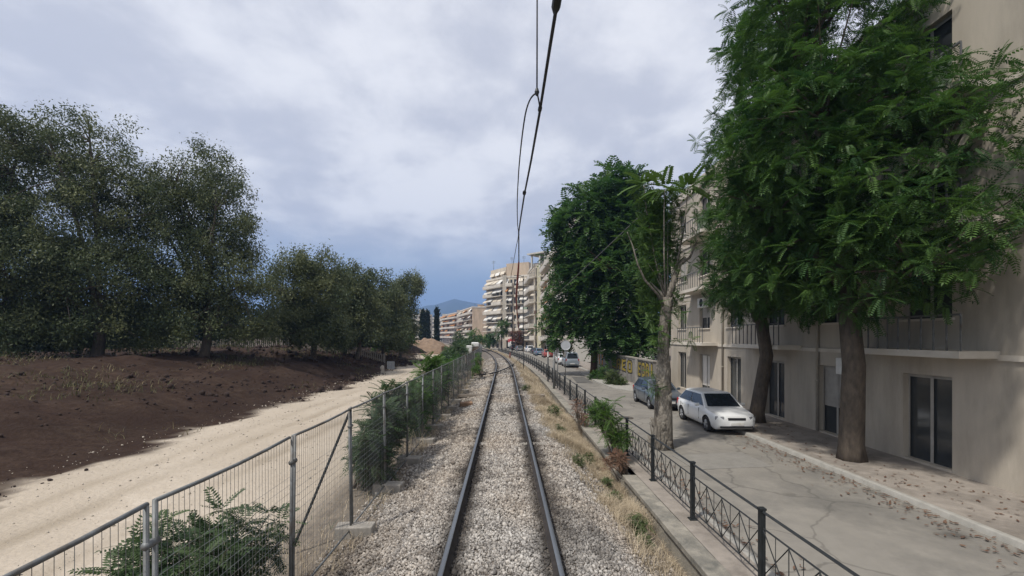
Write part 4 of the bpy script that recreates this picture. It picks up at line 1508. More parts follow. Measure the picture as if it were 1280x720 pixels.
def make_car(kind, label, paint, loc, rz, group='cars parked along the street', cat='car', detail=True, name='parked_car'):
    s = SHAPES[kind]
    t = thing(name, label, cat, loc, rz, group)
    L, hw, belt, roof, hood, r = s['L'], s['W'] / 2, s['belt'], s['roof'], s['hood'], s['r']
    yo = -L / 2
    c0, c1, c2, c3 = [q + yo for q in s['cab']]
    zb = .20

    def hp(w, top, bot=zb, cr=.03):
        return [(0, bot), (w * .86, bot), (w * .97, bot + .10), (w, bot + .30), (w * .995, (bot + top) / 2 + .12), (w * .965, top - .07), (w * .90, top), (w * .5, top + cr * .8), (0, top + cr)]
    secs = [(yo, hp(hw * .70, hood - .22, .32, 0)), (yo + .06, hp(hw * .84, hood - .12, .26)), (yo + .22, hp(hw * .93, hood - .06)), (yo + .6, hp(hw * .985, hood)),
            (c0 + .02, hp(hw, belt - .02)), (c0 + .6, hp(hw, belt)), (0.3, hp(hw, belt)), (c3 - .35, hp(hw * .995, belt + .005)), (L / 2 - .3, hp(hw * .96, s['tail'])),
            (L / 2 - .08, hp(hw * .90, s['tail'] - .06, .26)), (L / 2, hp(hw * .80, s['tail'] - .16, .32, 0))]
    body = MB()
    loft(body, secs)
    ob = body.build('body', [paint, M_black], t, smooth=True)
    # cut the wheel arches
    cut = MB()
    for ya in s['ax']:
        for sg in (-1, 1):
            cut.lathe([(.001, sg * (hw - .24)), (r * 1.14, sg * (hw - .24)), (r * 1.14, sg * (hw + .2)), (.001, sg * (hw + .2))][::sg], (0, ya + yo, r + .01), 0, 24)
    oc = cut.build('cutter', M_black)
    md = ob.modifiers.new('arch', 'BOOLEAN')
    md.object = oc
    md.operation = 'DIFFERENCE'
    md.solver = 'EXACT'
    dg = bpy.context.evaluated_depsgraph_get()
    # evaluate in local space: the cutter sits at the world origin, so clear the parent for the moment
    ob.parent = None
    dg.update()
    me = bpy.data.meshes.new_from_object(ob.evaluated_get(dg))
    ob.modifiers.clear()
    ob.data = me
    ob.parent = t
    bpy.data.objects.remove(oc)
    try:
        me.set_sharp_from_angle(angle=math.radians(38))
    except Exception:
        pass
    # cabin
    wb, wr = hw * .90, hw * .70
    zr = roof - .05
    zB = belt - .012
    cab = MB()

    def cp(w, z, top):
        return [(0, zB - .03), (w, zB - .03), (w, z), (w * .9, z + top * .8), (0, z + top)]
    A, Aq = Vector((wb, c0, zB)), Vector((-wb, c0, zB))
    B, Bq = Vector((wr, c1, zr)), Vector((-wr, c1, zr))
    Cc, Cq = Vector((wr, c2, zr)), Vector((-wr, c2, zr))
    D, Dq = Vector((wb, c3, zB)), Vector((-wb, c3, zB))
    ym = (c1 + c2) / 2
    E, Eq = Vector((0, c1 + .04, roof - .012)), Vector((0, c2 - .04, roof - .012))
    R = [Vector((sx * wr * .82, yy, roof - .01)) for sx in (1, -1) for yy in (c1 + .1, c2 - .1)]
    RM = [Vector((0, c1 + .14, roof + .012)), Vector((0, c2 - .14, roof + .012))]
    vs = [A, Aq, B, Bq, Cc, Cq, D, Dq] + R + RM
    fs = [(0, 1, 3, 2), (6, 4, 5, 7), (0, 2, 4, 6), (1, 7, 5, 3), (2, 8, 9, 4), (3, 5, 11, 10), (8, 12, 13, 9), (10, 11, 13, 12), (2, 3, 10, 12, 8), (4, 9, 13, 11, 5)]
    cab.add(vs, fs)
    oc = cab.build('cabin', paint, t, bevel=.02)
    g = MB()
    g.add(inset_quad(Aq, A, B, Bq, .07, .93, .06, .92, .026), [(0, 1, 2, 3)])
    g.build('windscreen', M_glass, t)
    g = MB()
    g.add(inset_quad(D, Dq, Cq, Cc, .09, .91, .10, .9, .026), [(0, 1, 2, 3)])
    g.build('rear_window', M_glass, t)
    # side windows
    splits = ((.0, .47), (.5, 1.0)) if kind != 'van' else ((0, .36), (.39, .68), (.71, 1.0))
    for sx in (1, -1):
        a, b, c, d = [Vector((sx * q.x, q.y, q.z)) for q in (A, B, Cc, D)]
        nrm = (b - a).cross(d - a)
        nrm = nrm.normalized()
        if nrm.x * sx < 0:
            nrm = -nrm
        v0, v1 = .10, .88

        def edge(v, left):
            p, q = (a, b) if left else (d, c)
            return p * (1 - v) + q * v
        for (u0, u1) in splits:
            poly = []
            for (u, v) in ((u0, v0), (u1, v0), (u1, v1), (u0, v1)):
                l, rr = edge(v, True), edge(v, False)
                mg = .10 / max((rr - l).length, .1)
                uu = mg + u * (1 - 2 * mg)
                poly.append(l * (1 - uu) + rr * uu + nrm * .024)
            g = MB()
            g.add(poly if sx < 0 else poly[::-1], [(0, 1, 2, 3)])
            g.build('side_window', M_glass, t)
    # wheels
    for ya in s['ax']:
        for sg in (-1, 1):
            w = MB()
            x0 = sg * (hw - .20)
            w.lathe([(r * .62, 0), (r * .9, -.005 * sg), (r, .03 * sg), (r, .17 * sg), (r * .93, .195 * sg), (r * .62, .19 * sg), (r * .62, 0)], (x0, ya + yo, r), 0, 24)
            wo = w.build('wheel', M_tyre, t, smooth=True)
            rm = MB()
            rm.lathe([(r * .63, .165 * sg), (r * .56, .18 * sg), (r * .5, .14 * sg), (r * .001, .16 * sg)], (x0, ya + yo, r), 0, 20)
            for k in range(5):
                an = k * 2 * PI / 5
                rm.tube([(x0 + sg * .178, ya + yo + math.cos(an) * r * .08, r + math.sin(an) * r * .08), (x0 + sg * .182, ya + yo + math.cos(an) * r * .56, r + math.sin(an) * r * .56)], .03, 5)
            rm.build('rim', M_rim, wo)
    # lamps, bumper strips, plates, mirrors, handles
    for sx in (-1, 1):
        m_ = MB()
        m_.box((sx * hw * .70, yo + .13, hood - .19), (.32, .16, .15), sx * .45)
        m_.build('headlight', M_lamp, t, bevel=.03)
        m_ = MB()
        if kind in ('van', 'suv', 'hatch'):
            m_.box((sx * hw * .815, L / 2 - .085, s['tail'] - .16), (.13, .13, .30), -sx * .25)
        else:
            m_.box((sx * hw * .74, L / 2 - .10, s['tail'] - .17), (.34, .16, .15), -sx * .3)
        m_.build('tail_light', M_red, t, bevel=.02)
        m_ = MB()
        m_.box((sx * (hw + .08), c0 + .38, belt + .06), (.18, .09, .13), 0)
        m_.build('mirror', paint, t, bevel=.03)
        for yy in ((c1 + c2) / 2 - .15, c2 - .15):
            m_ = MB()
            m_.box((sx * (hw * .985 + .004), yy, belt - .14), (.025, .17, .03))
            m_.build('handle', paint, t, bevel=.006)
        for yy in (c0 + .42, (c1 + c2) / 2 - .02, c2 + .02) if detail else ():
            m_ = MB()
            m_.box((sx * (hw - .006), yy, (zb + belt) / 2 + .06), (.014, .012, (belt - zb) * .62))
            m_.build('door_seam', M_black, t)
    for yy, z in ((yo + .0, .44), (L / 2 - .0, .50)):
        m_ = MB()
        m_.box((0, yy, z), (.52, .05, .11))
        m_.build('number_plate', M_white, t, bevel=.006)
        m_ = MB()
        m_.box((0, yy + (.045 if yy < 0 else -.045), z - .12), (hw * 1.45, .14, .09))
        m_.build('bumper_strip', M_black, t, bevel=.03)
    m_ = MB()
    m_.box((0, yo + .035, hood - .22), (hw * .8, .08, .11))
    m_.build('grille', M_black, t, bevel=.02)
    return t


def paint(name, c, metal=.35):
    return mat('paint_' + name, c, tuple(x * .9 for x in c), 1.5, .32, metal, spec=.5, coat=.6)


P_steel = paint('steel_blue', (.115, .14, .17))
P_white = paint('white', (.74, .75, .75), 0)
P_silver = paint('silver_blue', (.33, .38, .43))
P_red = paint('faded_red', (.38, .10, .09), .1)
P_blue = paint('sky_blue', (.16, .25, .36))
P_dark = paint('dark', (.03, .033, .038))
P_grey = paint('grey', (.22, .23, .24))
zr_ = -.865
make_car('hatch', 'steel blue hatchback parked behind the pale knotty trunk', P_steel, (8.02, 24.35, zr_), 0)
make_car('hatch', 'white parked car with dark windows right of the knotty trunk', P_white, (8.62, 18.9, zr_), .0)
make_car('van', 'silver blue van parked rear-on beside the big tree trunk', P_silver, (7.3, 55.3, zr_), PI, cat='van', name='parked_van')
make_car('hatch', 'white car parked directly ahead of the silver blue van', P_white, (6.95, 60.6, zr_), PI)
make_car('hatch', 'faded red car third along the parked row past the van', P_red, (5.9 + .5, 80, zr_), PI + .05)
make_car('hatch', 'pale blue car parked past the faded red one', P_blue, (5.3, 88, zr_), PI + .08)
make_car('sedan', 'black saloon squeezed behind the pale blue car', P_dark, (4.9, 95, zr_), PI + .1)
make_car('suv', 'white off-road car with dark rear windows at the far end of the row', P_white, (4.1, 104, zr_), PI + .13)
make_car('hatch', 'small grey car at the far end beyond the white off-road car', P_grey, (1.8, 112, zr_), PI + .15)
make_car('hatch', 'dark grey car last of the parked row near the bend', P_dark, (.3, 121, zr_), PI + .2)


# red and white lorry far down the street
def lorry():
    X, Y = at(641, 430, 132)[0], 132
    t = thing('delivery_truck', 'red and white lorry far down the street at the bend', 'lorry', (X, Y, zr_), .12)
    m = MB()
    m.box((0, .9, 2.5), (2.3, 4.2, 1.0))
    m.build('load_box', mat('lorry_red', (.45, .05, .06), (.36, .04, .05), 3, .5), t, bevel=.08)
    m = MB()
    m.box((0, .9, 1.35), (2.3, 4.2, 1.3))
    m.build('side_panel', M_white, t, bevel=.04)
    m = MB()
    m.prism([(-2.9, .5), (-1.25, .5), (-1.25, 2.35), (-2.3, 2.35), (-2.9, 1.4)], 0, -1.05, 1.05)
    m.build('cab', M_white, t, bevel=.06)
    m = MB()
    m.add([(-.9, -2.92, 1.48), (.9, -2.92, 1.48), (.85, -2.36, 2.26), (-.85, -2.36, 2.26)], [(0, 1, 2, 3)])
    m.build('windscreen', M_glass, t)
    for x in (-.95, .95):
        for y in (-2.1, 2.0):
            m = MB()
            m.lathe([(.001, -.13), (.42, -.13), (.42, .13), (.001, .13)], (x, y, .42), 0, 18)
            m.build('wheel', M_tyre, t)


lorry()


# ------------------------------------------------------------------ buildings
def wall_mat(name, c):
    return mat('wall_' + name, c, tuple(q * .84 for q in c), 1.6, .9, bump=.1, bscale=8, c=tuple(q * .68 for q in c), stretch=(1, 1, .22))


M_slab = mat('balcony_paint', (.64, .59, .515), (.54, .495, .43), .8, .85, c=(.44, .40, .34))
M_frame = mat('window_frame', (.40, .38, .35), (.3, .285, .26), 2, .6)
M_brown = mat('brown_shutter', (.16, .095, .06), (.11, .065, .045), 3, .7)
AWN = [mat('awning_cream', (.62, .55, .45), (.52, .46, .37), 1.5, .85), mat('awning_white', (.70, .68, .64), (.6, .58, .54), 1.5, .85), mat('awning_orange', (.50, .24, .09), (.42, .19, .07), 1.5, .85),
       mat('awning_brown', (.30, .17, .10), (.24, .13, .08), 1.5, .85), mat('awning_green', (.20, .25, .19), (.16, .2, .15), 1.5, .85)]


def building(name, label, foot, styles, floors, fh, wm, seed, z0=-.9, group='blocks of flats along the street', roofbits=True, slab=None):
    """foot: plan corners, seen from outside each styled edge i runs left to right foot[i] -> foot[i+1]."""
    rng = random.Random(seed)
    org = (foot[0][0], foot[0][1], z0)
    t = thing(name, label, 'block of flats', org, group=group)
    slab = slab or M_slab
    H = floors * fh
    wl = MB()
    n = len(foot)
    count = dict(w=0, b=0, a=0)
    for e in range(n):
        p, q = Vector((*foot[e], 0)), Vector((*foot[(e + 1) % n], 0))
        ex = (q - p)
        W = ex.length
        ex.normalize()
        inn = Vector((-ex.y, ex.x, 0))          # into the building
        st = styles.get(e)

        def T(x, y, z):
            v = p + ex * x + inn * y
            return (v.x, v.y, z0 + z)
        if not st:
            wl.add([T(0, 0, 0), T(W, 0, 0), T(W, 0, H), T(0, 0, H)], [(0, 1, 2, 3)])
            continue
        bays = st['bays']
        mg = st.get('margin', .35)
        bw = (W - 2 * mg) / bays
        us = [0]
        ops = []
        vs = [0.0]
        for k in range(bays):
            cx = mg + (k + .5) * bw
            ow = min(bw * .62, st.get('ow', 1.9))
            us += [cx - ow / 2, cx + ow / 2]
        us.append(W)
        for fl in range(floors):
            low = .25 if (fl == 0 or 'b' in st['kind'][0]) else .95
            vs += [fl * fh + (.12 if fl == 0 else low), fl * fh + fh * .80]
        vs.append(H)
        for i in range(len(us) - 1):
            for j in range(len(vs) - 1):
                hole = (i % 2 == 1) and (j % 2 == 1) and not ((i // 2) in st.get('blank', ()))
                x0, x1, y0_, y1_ = us[i], us[i + 1], vs[j], vs[j + 1]
                if not hole:
                    wl.add([T(x0, 0, y0_), T(x1, 0, y0_), T(x1, 0, y1_), T(x0, 0, y1_)], [(0, 1, 2, 3)])
                else:
                    d = .22
                    wl.add([T(x0, 0, y0_), T(x1, 0, y0_), T(x1, 0, y1_), T(x0, 0, y1_), T(x0, d, y0_), T(x1, d, y0_), T(x1, d, y1_), T(x0, d, y1_)],
                           [(0, 1, 5, 4), (1, 2, 6, 5), (2, 3, 7, 6), (3, 0, 4, 7)])
                    if count['w'] < 98:
                        count['w'] += 1
                        g = MB()
                        g.add([T(x0, d, y0_), T(x1, d, y0_), T(x1, d, y1_), T(x0, d, y1_)], [(0, 1, 2, 3)], 0)
                        nm = 2 if x1 - x0 > 1.0 else 1
                        for k in range(nm + 1):
                            xx = x0 + (x1 - x0) * k / nm
                            g.add([T(max(x0, xx - .05), d - .05, y0_), T(min(x1, xx + .05), d - .05, y0_), T(min(x1, xx + .05), d - .05, y1_), T(max(x0, xx - .05), d - .05, y1_)], [(0, 1, 2, 3)], 1)
                        g.add([T(x0, d - .045, y1_ - .1), T(x1, d - .045, y1_ - .1), T(x1, d - .045, y1_), T(x0, d - .045, y1_)], [(0, 1, 2, 3)], 1)
                        if rng.random() < .45:
                            dr = rng.uniform(.25, .8) * (y1_ - y0_)
                            g.add([T(x0 + .05, d - .03, y1_ - dr), T(x1 - .05, d - .03, y1_ - dr), T(x1 - .05, d - .03, y1_ - .1), T(x0 + .05, d - .03, y1_ - .1)], [(0, 1, 2, 3)], 2)
                        wo_ = g.build('window', [M_wglass, M_frame, rng.choice([M_frame, M_brown, AWN[1]])], t, org)
                        if st['kind'] == 'w' and j > 1:
                            sl = MB()
                            vv = [T(x0 - .08, -.07, y0_ - .07), T(x1 + .08, -.07, y0_ - .07), T(x1 + .08, .05, y0_ - .07), T(x0 - .08, .05, y0_ - .07), T(x0 - .08, -.07, y0_ - .003), T(x1 + .08, -.07, y0_ - .003), T(x1 + .08, .05, y0_ - .003), T(x0 - .08, .05, y0_ - .003)]
                            sl.add(vv, [(3, 2, 1, 0), (4, 5, 6, 7), (0, 1, 5, 4), (1, 2, 6, 5), (2, 3, 7, 6), (3, 0, 4, 7)])
                            sl.build('sill', M_slab, wo_, org)
        # balconies: runs of bays
        for fl in range(1, floors + (1 if st.get('top') else 0)):
            for (b0, b1) in st.get('balc', [(0, bays)]):
                if count['b'] >= 98:
                    continue
                count['b'] += 1
                dp = st.get('depth', 1.3)
                if st.get('setback') and fl >= floors - 1:
                    dp *= .55
                x0, x1 = mg * .4 + b0 * bw + (.12 if b0 else 0), mg * 1.6 + b1 * bw - (.12 if b1 < bays else 0)
                x1 = min(x1, W)
                z = fl * fh
                bm = MB()

                def bx(a0, a1, d0, d1, h0, h1, m=0):
                    vv = [T(a0, -d1, h0), T(a1, -d1, h0), T(a1, -d0, h0), T(a0, -d0, h0), T(a0, -d1, h1), T(a1, -d1, h1), T(a1, -d0, h1), T(a0, -d0, h1)]
                    bm.add(vv, [(3, 2, 1, 0), (4, 5, 6, 7), (0, 1, 5, 4), (1, 2, 6, 5), (2, 3, 7, 6), (3, 0, 4, 7)], m)
                bx(x0, x1, .003, dp, z - .1, z + .08)
                if st.get('rail', 'solid') == 'solid' or (st.get('rail') == 'mix' and rng.random() < .5):
                    bx(x0 + .003, x1 - .003, dp - .1, dp + .03, z + .083, z + .98)
                    bx(x0 + .01, x0 + .1, .01, dp - .103, z + .083, z + .97)
                    bx(x1 - .1, x1 - .01, .01, dp - .103, z + .083, z + .97)
                else:
                    bx(x0, x1, dp - .07, dp - .02, z + .95, z + 1.0, 1)
                    k = 0
                    while x0 + k * .35 < x1:
                        bx(x0 + k * .35, x0 + k * .35 + .035, dp - .06, dp - .03, z + .08, z + .95, 1)
                        k += 1
                if rng.random() < .5:      # things people keep: a flower box / drying rack shaped clutter
                    xx = rng.uniform(x0 + .4, max(x0 + .5, x1 - .8))
                    bx(xx, xx + .5, .3, .7, z + .083, z + rng.uniform(.6, 1.3), 2)
                bm.build('balcony', [slab, M_galv, rng.choice([M_brown, M_frame, AWN[4]])], t, org)
                for k in range(b0, b1):
                    if rng.random() < st.get('awn', .5) and count['a'] < 98:
                        count['a'] += 1
                        am = MB()
                        xa, xb = mg + k * bw + .1, mg + (k + 1) * bw - .1
                        o_ = dp * rng.uniform(.75, 1.15)
                        dz = rng.uniform(.55, 1.35) if not st.get('steep') else rng.uniform(.9, 1.5)
                        zt = z + fh * .86
                        A_, B_, C_, D_ = T(xa, -.02, zt), T(xb, -.02, zt), T(xb, -o_, zt - dz), T(xa, -o_, zt - dz)
                        A2, B2, C2, D2 = T(xa, -.02, zt + .03), T(xb, -.02, zt + .03), T(xb, -o_ - .02, zt - dz + .03), T(xa, -o_ - .02, zt - dz + .03)
                        am.add([A_, B_, C_, D_, A2, B2, C2, D2], [(0, 1, 2, 3), (7, 6, 5, 4), (0, 4, 5, 1), (1, 5, 6, 2), (2, 6, 7, 3), (3, 7, 4, 0)])
                        e0, e1 = T(xa, -o_ - .02, zt - dz - .25), T(xb, -o_ - .02, zt - dz - .25)
                        am.add([D2, C2, e1, e0], [(0, 1, 2, 3)])
                        am.build('awning', AWN[rng.choices(range(5), st.get('cols', (5, 4, 1, 1, .5)))[0]], t, org)
    # roof
    wl.add([(x, y, z0 + H) for x, y in foot], [tuple(range(n))])
    wl.build('wall', wm, t, org)
    rf = MB()
    for e in range(n):
        a, b_ = Vector((*foot[e], z0 + H + .28)), Vector((*foot[(e + 1) % n], z0 + H + .28))
        dr = (b_ - a).normalized()
        inn = Vector((-dr.y, dr.x, 0))
        o4 = [a - inn * .12, b_ - inn * .12, b_ + inn * .18, a + inn * .18]
        vv = [(v.x, v.y, z0 + H + .003) for v in o4] + [(v.x, v.y, z0 + H + .6 + e * .003) for v in o4]
        rf.add(vv, [(3, 2, 1, 0), (4, 5, 6, 7), (0, 1, 5, 4), (1, 2, 6, 5), (2, 3, 7, 6), (3, 0, 4, 7)])
    rf.build('parapet', slab, t, org)
    if roofbits:
        cx = sum(p[0] for p in foot) / n
        cy = sum(p[1] for p in foot) / n
        sh = MB()
        sh.box((cx, cy, z0 + H + 1.4), (3.2, 3.2, 2.8), rng.uniform(0, .4))
        sh.box((cx, cy, z0 + H + 2.9), (3.7, 3.7, .18), 0)
        sh.build('stair_house', wm, t, org)
        for k in range(3):
            an = MB()
            x, y = cx + rng.uniform(-3, 3), cy + rng.uniform(-3, 3)
            hh = rng.uniform(2, 3.6)
            an.tube([(x, y, z0 + H), (x, y, z0 + H + hh)], .035, 5)
            for kk in range(3):
                an.tube([(x - .5, y, z0 + H + hh - .1 - .22 * kk), (x + .5, y, z0 + H + hh - .1 - .22 * kk)], .018, 4)
            an.build('aerial', M_galv, t, org)
    return t


def gp(x, Y):
    return ((x - 640) / F * Y, Y)


W_cream = wall_mat('cream', (.62, .545, .44))
W_beige = wall_mat('beige', (.52, .42, .32))
W_white = wall_mat('offwhite', (.54, .52, .47))
W_tan = wall_mat('tan', (.60, .46, .33))
W_pink = wall_mat('pinkish', (.50, .42, .35))
W_pale = wall_mat('pale_grey', (.48, .43, .36))


def off(p, q, dist):
    """Back corners of a block behind facade p->q."""
    v = Vector((q[0] - p[0], q[1] - p[1]))
    v.normalize()
    nrm = Vector((-v.y, v.x))
    return ((q[0] + nrm.x * dist, q[1] + nrm.y * dist), (p[0] + nrm.x * dist, p[1] + nrm.y * dist))


# B1: the big corner block
a, b_, c_ = gp(608, 147), gp(631, 137), gp(662, 133)
k1 = off(b_, c_, 14)
B1 = building('apartment_building', 'big eight storey cream corner block with tiers of white awnings', [a, b_, c_, k1[0], (a[0] + 4, a[1] + 14)],
              {0: dict(bays=4, kind='b', balc=[(0, 2), (2, 4)], awn=.9, depth=1.5, cols=(6, 5, 0, 0, .1), steep=1, rail='mix'),
               1: dict(bays=6, kind='b', balc=[(0, 2), (3, 4), (4, 6)], awn=.75, depth=1.2, rail='mix', cols=(5, 5, .2, 0, .2), steep=1)}, 8, 2.75, W_cream, 41, roofbits=False)
cm = MB()
cm.box((b_[0] - .1, b_[1] - .9, 10.6), (1.1, 1.2, 22.4), .1)
o = cm.build('stair_column', wall_mat('bright_cream', (.58, .53, .45)))
o.parent = B1
o.location = tuple(-Vector(B1.location))
za = -.9 + 22
pm = MB()
pm.prism([gp(633, 138.5), gp(661, 135), (gp(661, 135)[0] + 3, 144), (gp(633, 138.5)[0] + 3, 150)], 2, za, 25.8)
o = pm.build('penthouse', W_beige)
o.parent = B1
o.location = tuple(-Vector(B1.location))
pm = MB()
pm.prism([gp(613.5, 147.5), gp(632.5, 139), (gp(632.5, 139)[0] + 3, 149), (gp(613.5, 147.5)[0] + 4, 157)], 2, za, 24.9)
o = pm.build('upper_storey', W_cream)
o.parent = B1
o.location = tuple(-Vector(B1.location))
for k in range(3):
    p0, p1 = np.array(gp(613.5 + k * 6.3, 147.2 - k * 2.9)), np.array(gp(613.5 + k * 6.3 + 5.2, 147.2 - (k + .82) * 2.9))
    am = MB()
    am.add([(p0[0], p0[1], za + 2.5), (p1[0], p1[1], za + 2.5), (p1[0] - .35, p1[1] - 1.3, za + 1.35), (p0[0] - .35, p0[1] - 1.3, za + 1.35),
            (p0[0], p0[1], za + 2.54), (p1[0], p1[1], za + 2.54), (p1[0] - .36, p1[1] - 1.32, za + 1.39), (p0[0] - .36, p0[1] - 1.32, za + 1.39)], [(0, 1, 2, 3), (7, 6, 5, 4), (0, 4, 5, 1), (1, 5, 6, 2), (2, 6, 7, 3), (3, 7, 4, 0)])
    o = am.build('awning', AWN[k % 2])
    o.parent = B1
    o.location = tuple(-Vector(B1.location))
for x, Y in ((617, 146), (640, 139), (655, 137)):
    am = MB()
    q = gp(x, Y)
    am.tube([(q[0], q[1] + 1, 24.8), (q[0], q[1] + 1, 28.2)], .06, 5)
    for kk in range(3):
        am.tube([(q[0] - .6, q[1] + 1, 28 - .3 * kk), (q[0] + .6, q[1] + 1, 28 - .3 * kk)], .03, 4)
    o = am.build('aerial', M_galv)
    o.parent = B1
    o.location = tuple(-Vector(B1.location))
# B2: balcony block with flat-roofed penthouse
a, b_, c_ = gp(660, 121), gp(667.5, 107), gp(686, 104)
k2 = off(b_, c_, 13)
B2 = building('apartment_building', 'cream block with stepped white balconies and an open flat-roofed penthouse', [a, b_, c_, k2[0], (a[0] + 6, a[1] + 8)],
              {0: dict(bays=4, kind='b', balc=[(0, 4)], awn=.15, depth=1.2, rail='mix', cols=(5, 4, .5, 0, 0)), 1: dict(bays=3, kind='b', balc=[(0, 1), (2, 3)], awn=.12, depth=1.9, rail='mix', cols=(5, 4, .5, 0, 0), blank=(1,))}, 7, 3.0, W_cream, 42, roofbits=False)
va = Vector((c_[0] - b_[0], c_[1] - b_[1])).normalized()
vn = Vector((-va.y, va.x))


def b2p(u, v):
    return (b_[0] + va.x * u + vn.x * v, b_[1] + va.y * u + vn.y * v)


Lf = (Vector(c_) - Vector(b_)).length
zt = -.9 + 21
pm = MB()
pm.prism([b2p(.9, 1.5), b2p(Lf, 1.5), b2p(Lf, 9), b2p(.9, 9)], 2, zt, zt + 2.5)
pm.prism([b2p(-.9, -1.6), b2p(Lf + .3, -1.6), b2p(Lf + .3, 10), b2p(-.9, 10)], 2, zt + 2.503, zt + 2.85)
for u in (.0, Lf * .55, Lf - .5):
    pm.prism([b2p(u, -1.2), b2p(u + .35, -1.2), b2p(u + .35, -.85), b2p(u, -.85)], 2, zt - .9, zt + 2.5)
o = pm.build('penthouse', [W_white])
o.parent = B2
o.location = tuple(-Vector(B2.location))
cm = MB()
cm.prism([b2p(Lf * .38, -1.0), b2p(Lf * .66, -1.0), b2p(Lf * .66, -.02), b2p(Lf * .38, -.02)], 2, -.9, zt - .2)
o = cm.build('stair_column', wall_mat('yellow_cream', (.56, .52, .38)))
o.parent = B2
o.location = tuple(-Vector(B2.location))
# B3: nearer block mostly behind the tree
a, b_ = gp(683, 99), gp(716, 66)
k3 = off(a, b_, 12)
building('apartment_building', 'block with orange and white awnings half hidden by the huge dark tree', [a, b_, k3[0], k3[1]],
         {0: dict(bays=9, kind='b', balc=[(0, 3), (3, 6), (6, 9)], awn=.55, depth=1.5, cols=(3, 4, 3, .5, 0))}, 7, 3.0, W_white, 43)
# B4: tan end wall
a, b_, c_ = gp(574, 250), gp(590.5, 212), gp(607.5, 214)
building('apartment_building', 'brown block with a blank tan end wall left of the big corner block', [a, b_, c_, (c_[0] + 8, 262)],
         {0: dict(bays=8, kind='b', balc=[(0, 4), (4, 8)], awn=.45, depth=1.4, rail='mix', cols=(4, 4, 2, 2, 0))}, 6, 2.95, W_tan, 44)
a, b_ = gp(553, 300), gp(571, 262)
k = off(a, b_, 14)
building('apartment_building', 'lower block with rows of orange awnings beyond the tan end wall', [a, b_, k[0], k[1]],
         {0: dict(bays=6, kind='b', balc=[(0, 3), (3, 6)], awn=.75, depth=1.5, cols=(1, 1, 8, 3, 0))}, 6, 2.95, W_pink, 45)
a, b_ = gp(538, 340), gp(554, 325)
k = off(a, b_, 14)
building('apartment_building', 'distant white block of flats behind the slim cypress', [a, b_, k[0], k[1]],
         {0: dict(bays=4, kind='b', balc=[(0, 2), (2, 4)], awn=.3, depth=1.4, cols=(3, 4, 0, 1, 0))}, 6, 3.0, W_white, 46)
a, b_ = gp(516, 230), gp(528, 228)
k = off(a, b_, 10)
building('apartment_building', 'pale distant block glimpsed between eucalyptus and cypress', [a, b_, k[0], k[1]],
         {0: dict(bays=2, kind='b', balc=[(0, 2)], awn=.2, depth=1.2)}, 5, 3.0, W_white, 47)
# B0: flats on the pavement at the right
B0 = building('apartment_building', 'pale flats with shuttered windows on the pavement behind the parked cars', [(12.0, 33.2), (11.75, 3.0), (22, 3.0), (22, 33.2)],
         {0: dict(bays=8, kind='w', balc=[(1, 2), (3, 4), (5, 6)], awn=.25, depth=1.0, rail='bars', ow=1.5, cols=(4, 3, 1, 0, 0))}, 4, 3.3, W_pale, 48, z0=-.8)


for yy in (9.2, 17.0, 24.8):
    dm = MB()
    X0 = 11.75 + (yy - 3) * .25 / 30.2
    dm.tube([(X0 - .07, yy, -.7), (X0 - .07, yy, 12.2)], .055, 8)
    for zz in (1.2, 4.4, 7.6, 10.8):
        dm.tube([(X0 - .07, yy, zz), (X0 - .07, yy, zz + .06)], .075, 8)
    o = dm.build('drainpipe', mat('pipe_paint', (.36, .33, .28), (.27, .245, .21), 3, .7), smooth=True)
    o.parent = B0
    o.location = tuple(-Vector(B0.location))
for yy, zz in ((11.5, 4.9), (19.4, 4.8), (15.2, 1.9), (27.1, 5.0)):
    X0 = 11.75 + (yy - 3) * .25 / 30.2
    dm = MB()
    dm.box((X0 - .2, yy, zz), (.32, .85, .58))
    o = dm.build('air_conditioner', M_white, bevel=.02)
    o.parent = B0
    o.location = tuple(-Vector(B0.location))
    fm = MB()
    fm.lathe([(.001, -.365), (.22, -.365), (.24, -.372), (.24, -.36)], (X0, yy - .12, zz), 0, 20)
    f_ = fm.build('fan_grille', M_black)
    f_.parent = o
for zz in (2.35, 5.65, 8.95):
    dm = MB()
    dm.prism([(12.0 - .06, 33.2), (12.0 - .003, 33.2), (11.75 - .003, 3.0), (11.75 - .06, 3.0)], 2, zz, zz + .14)
    o = dm.build('string_course', M_slab)
    o.parent = B0
    o.location = tuple(-Vector(B0.location))


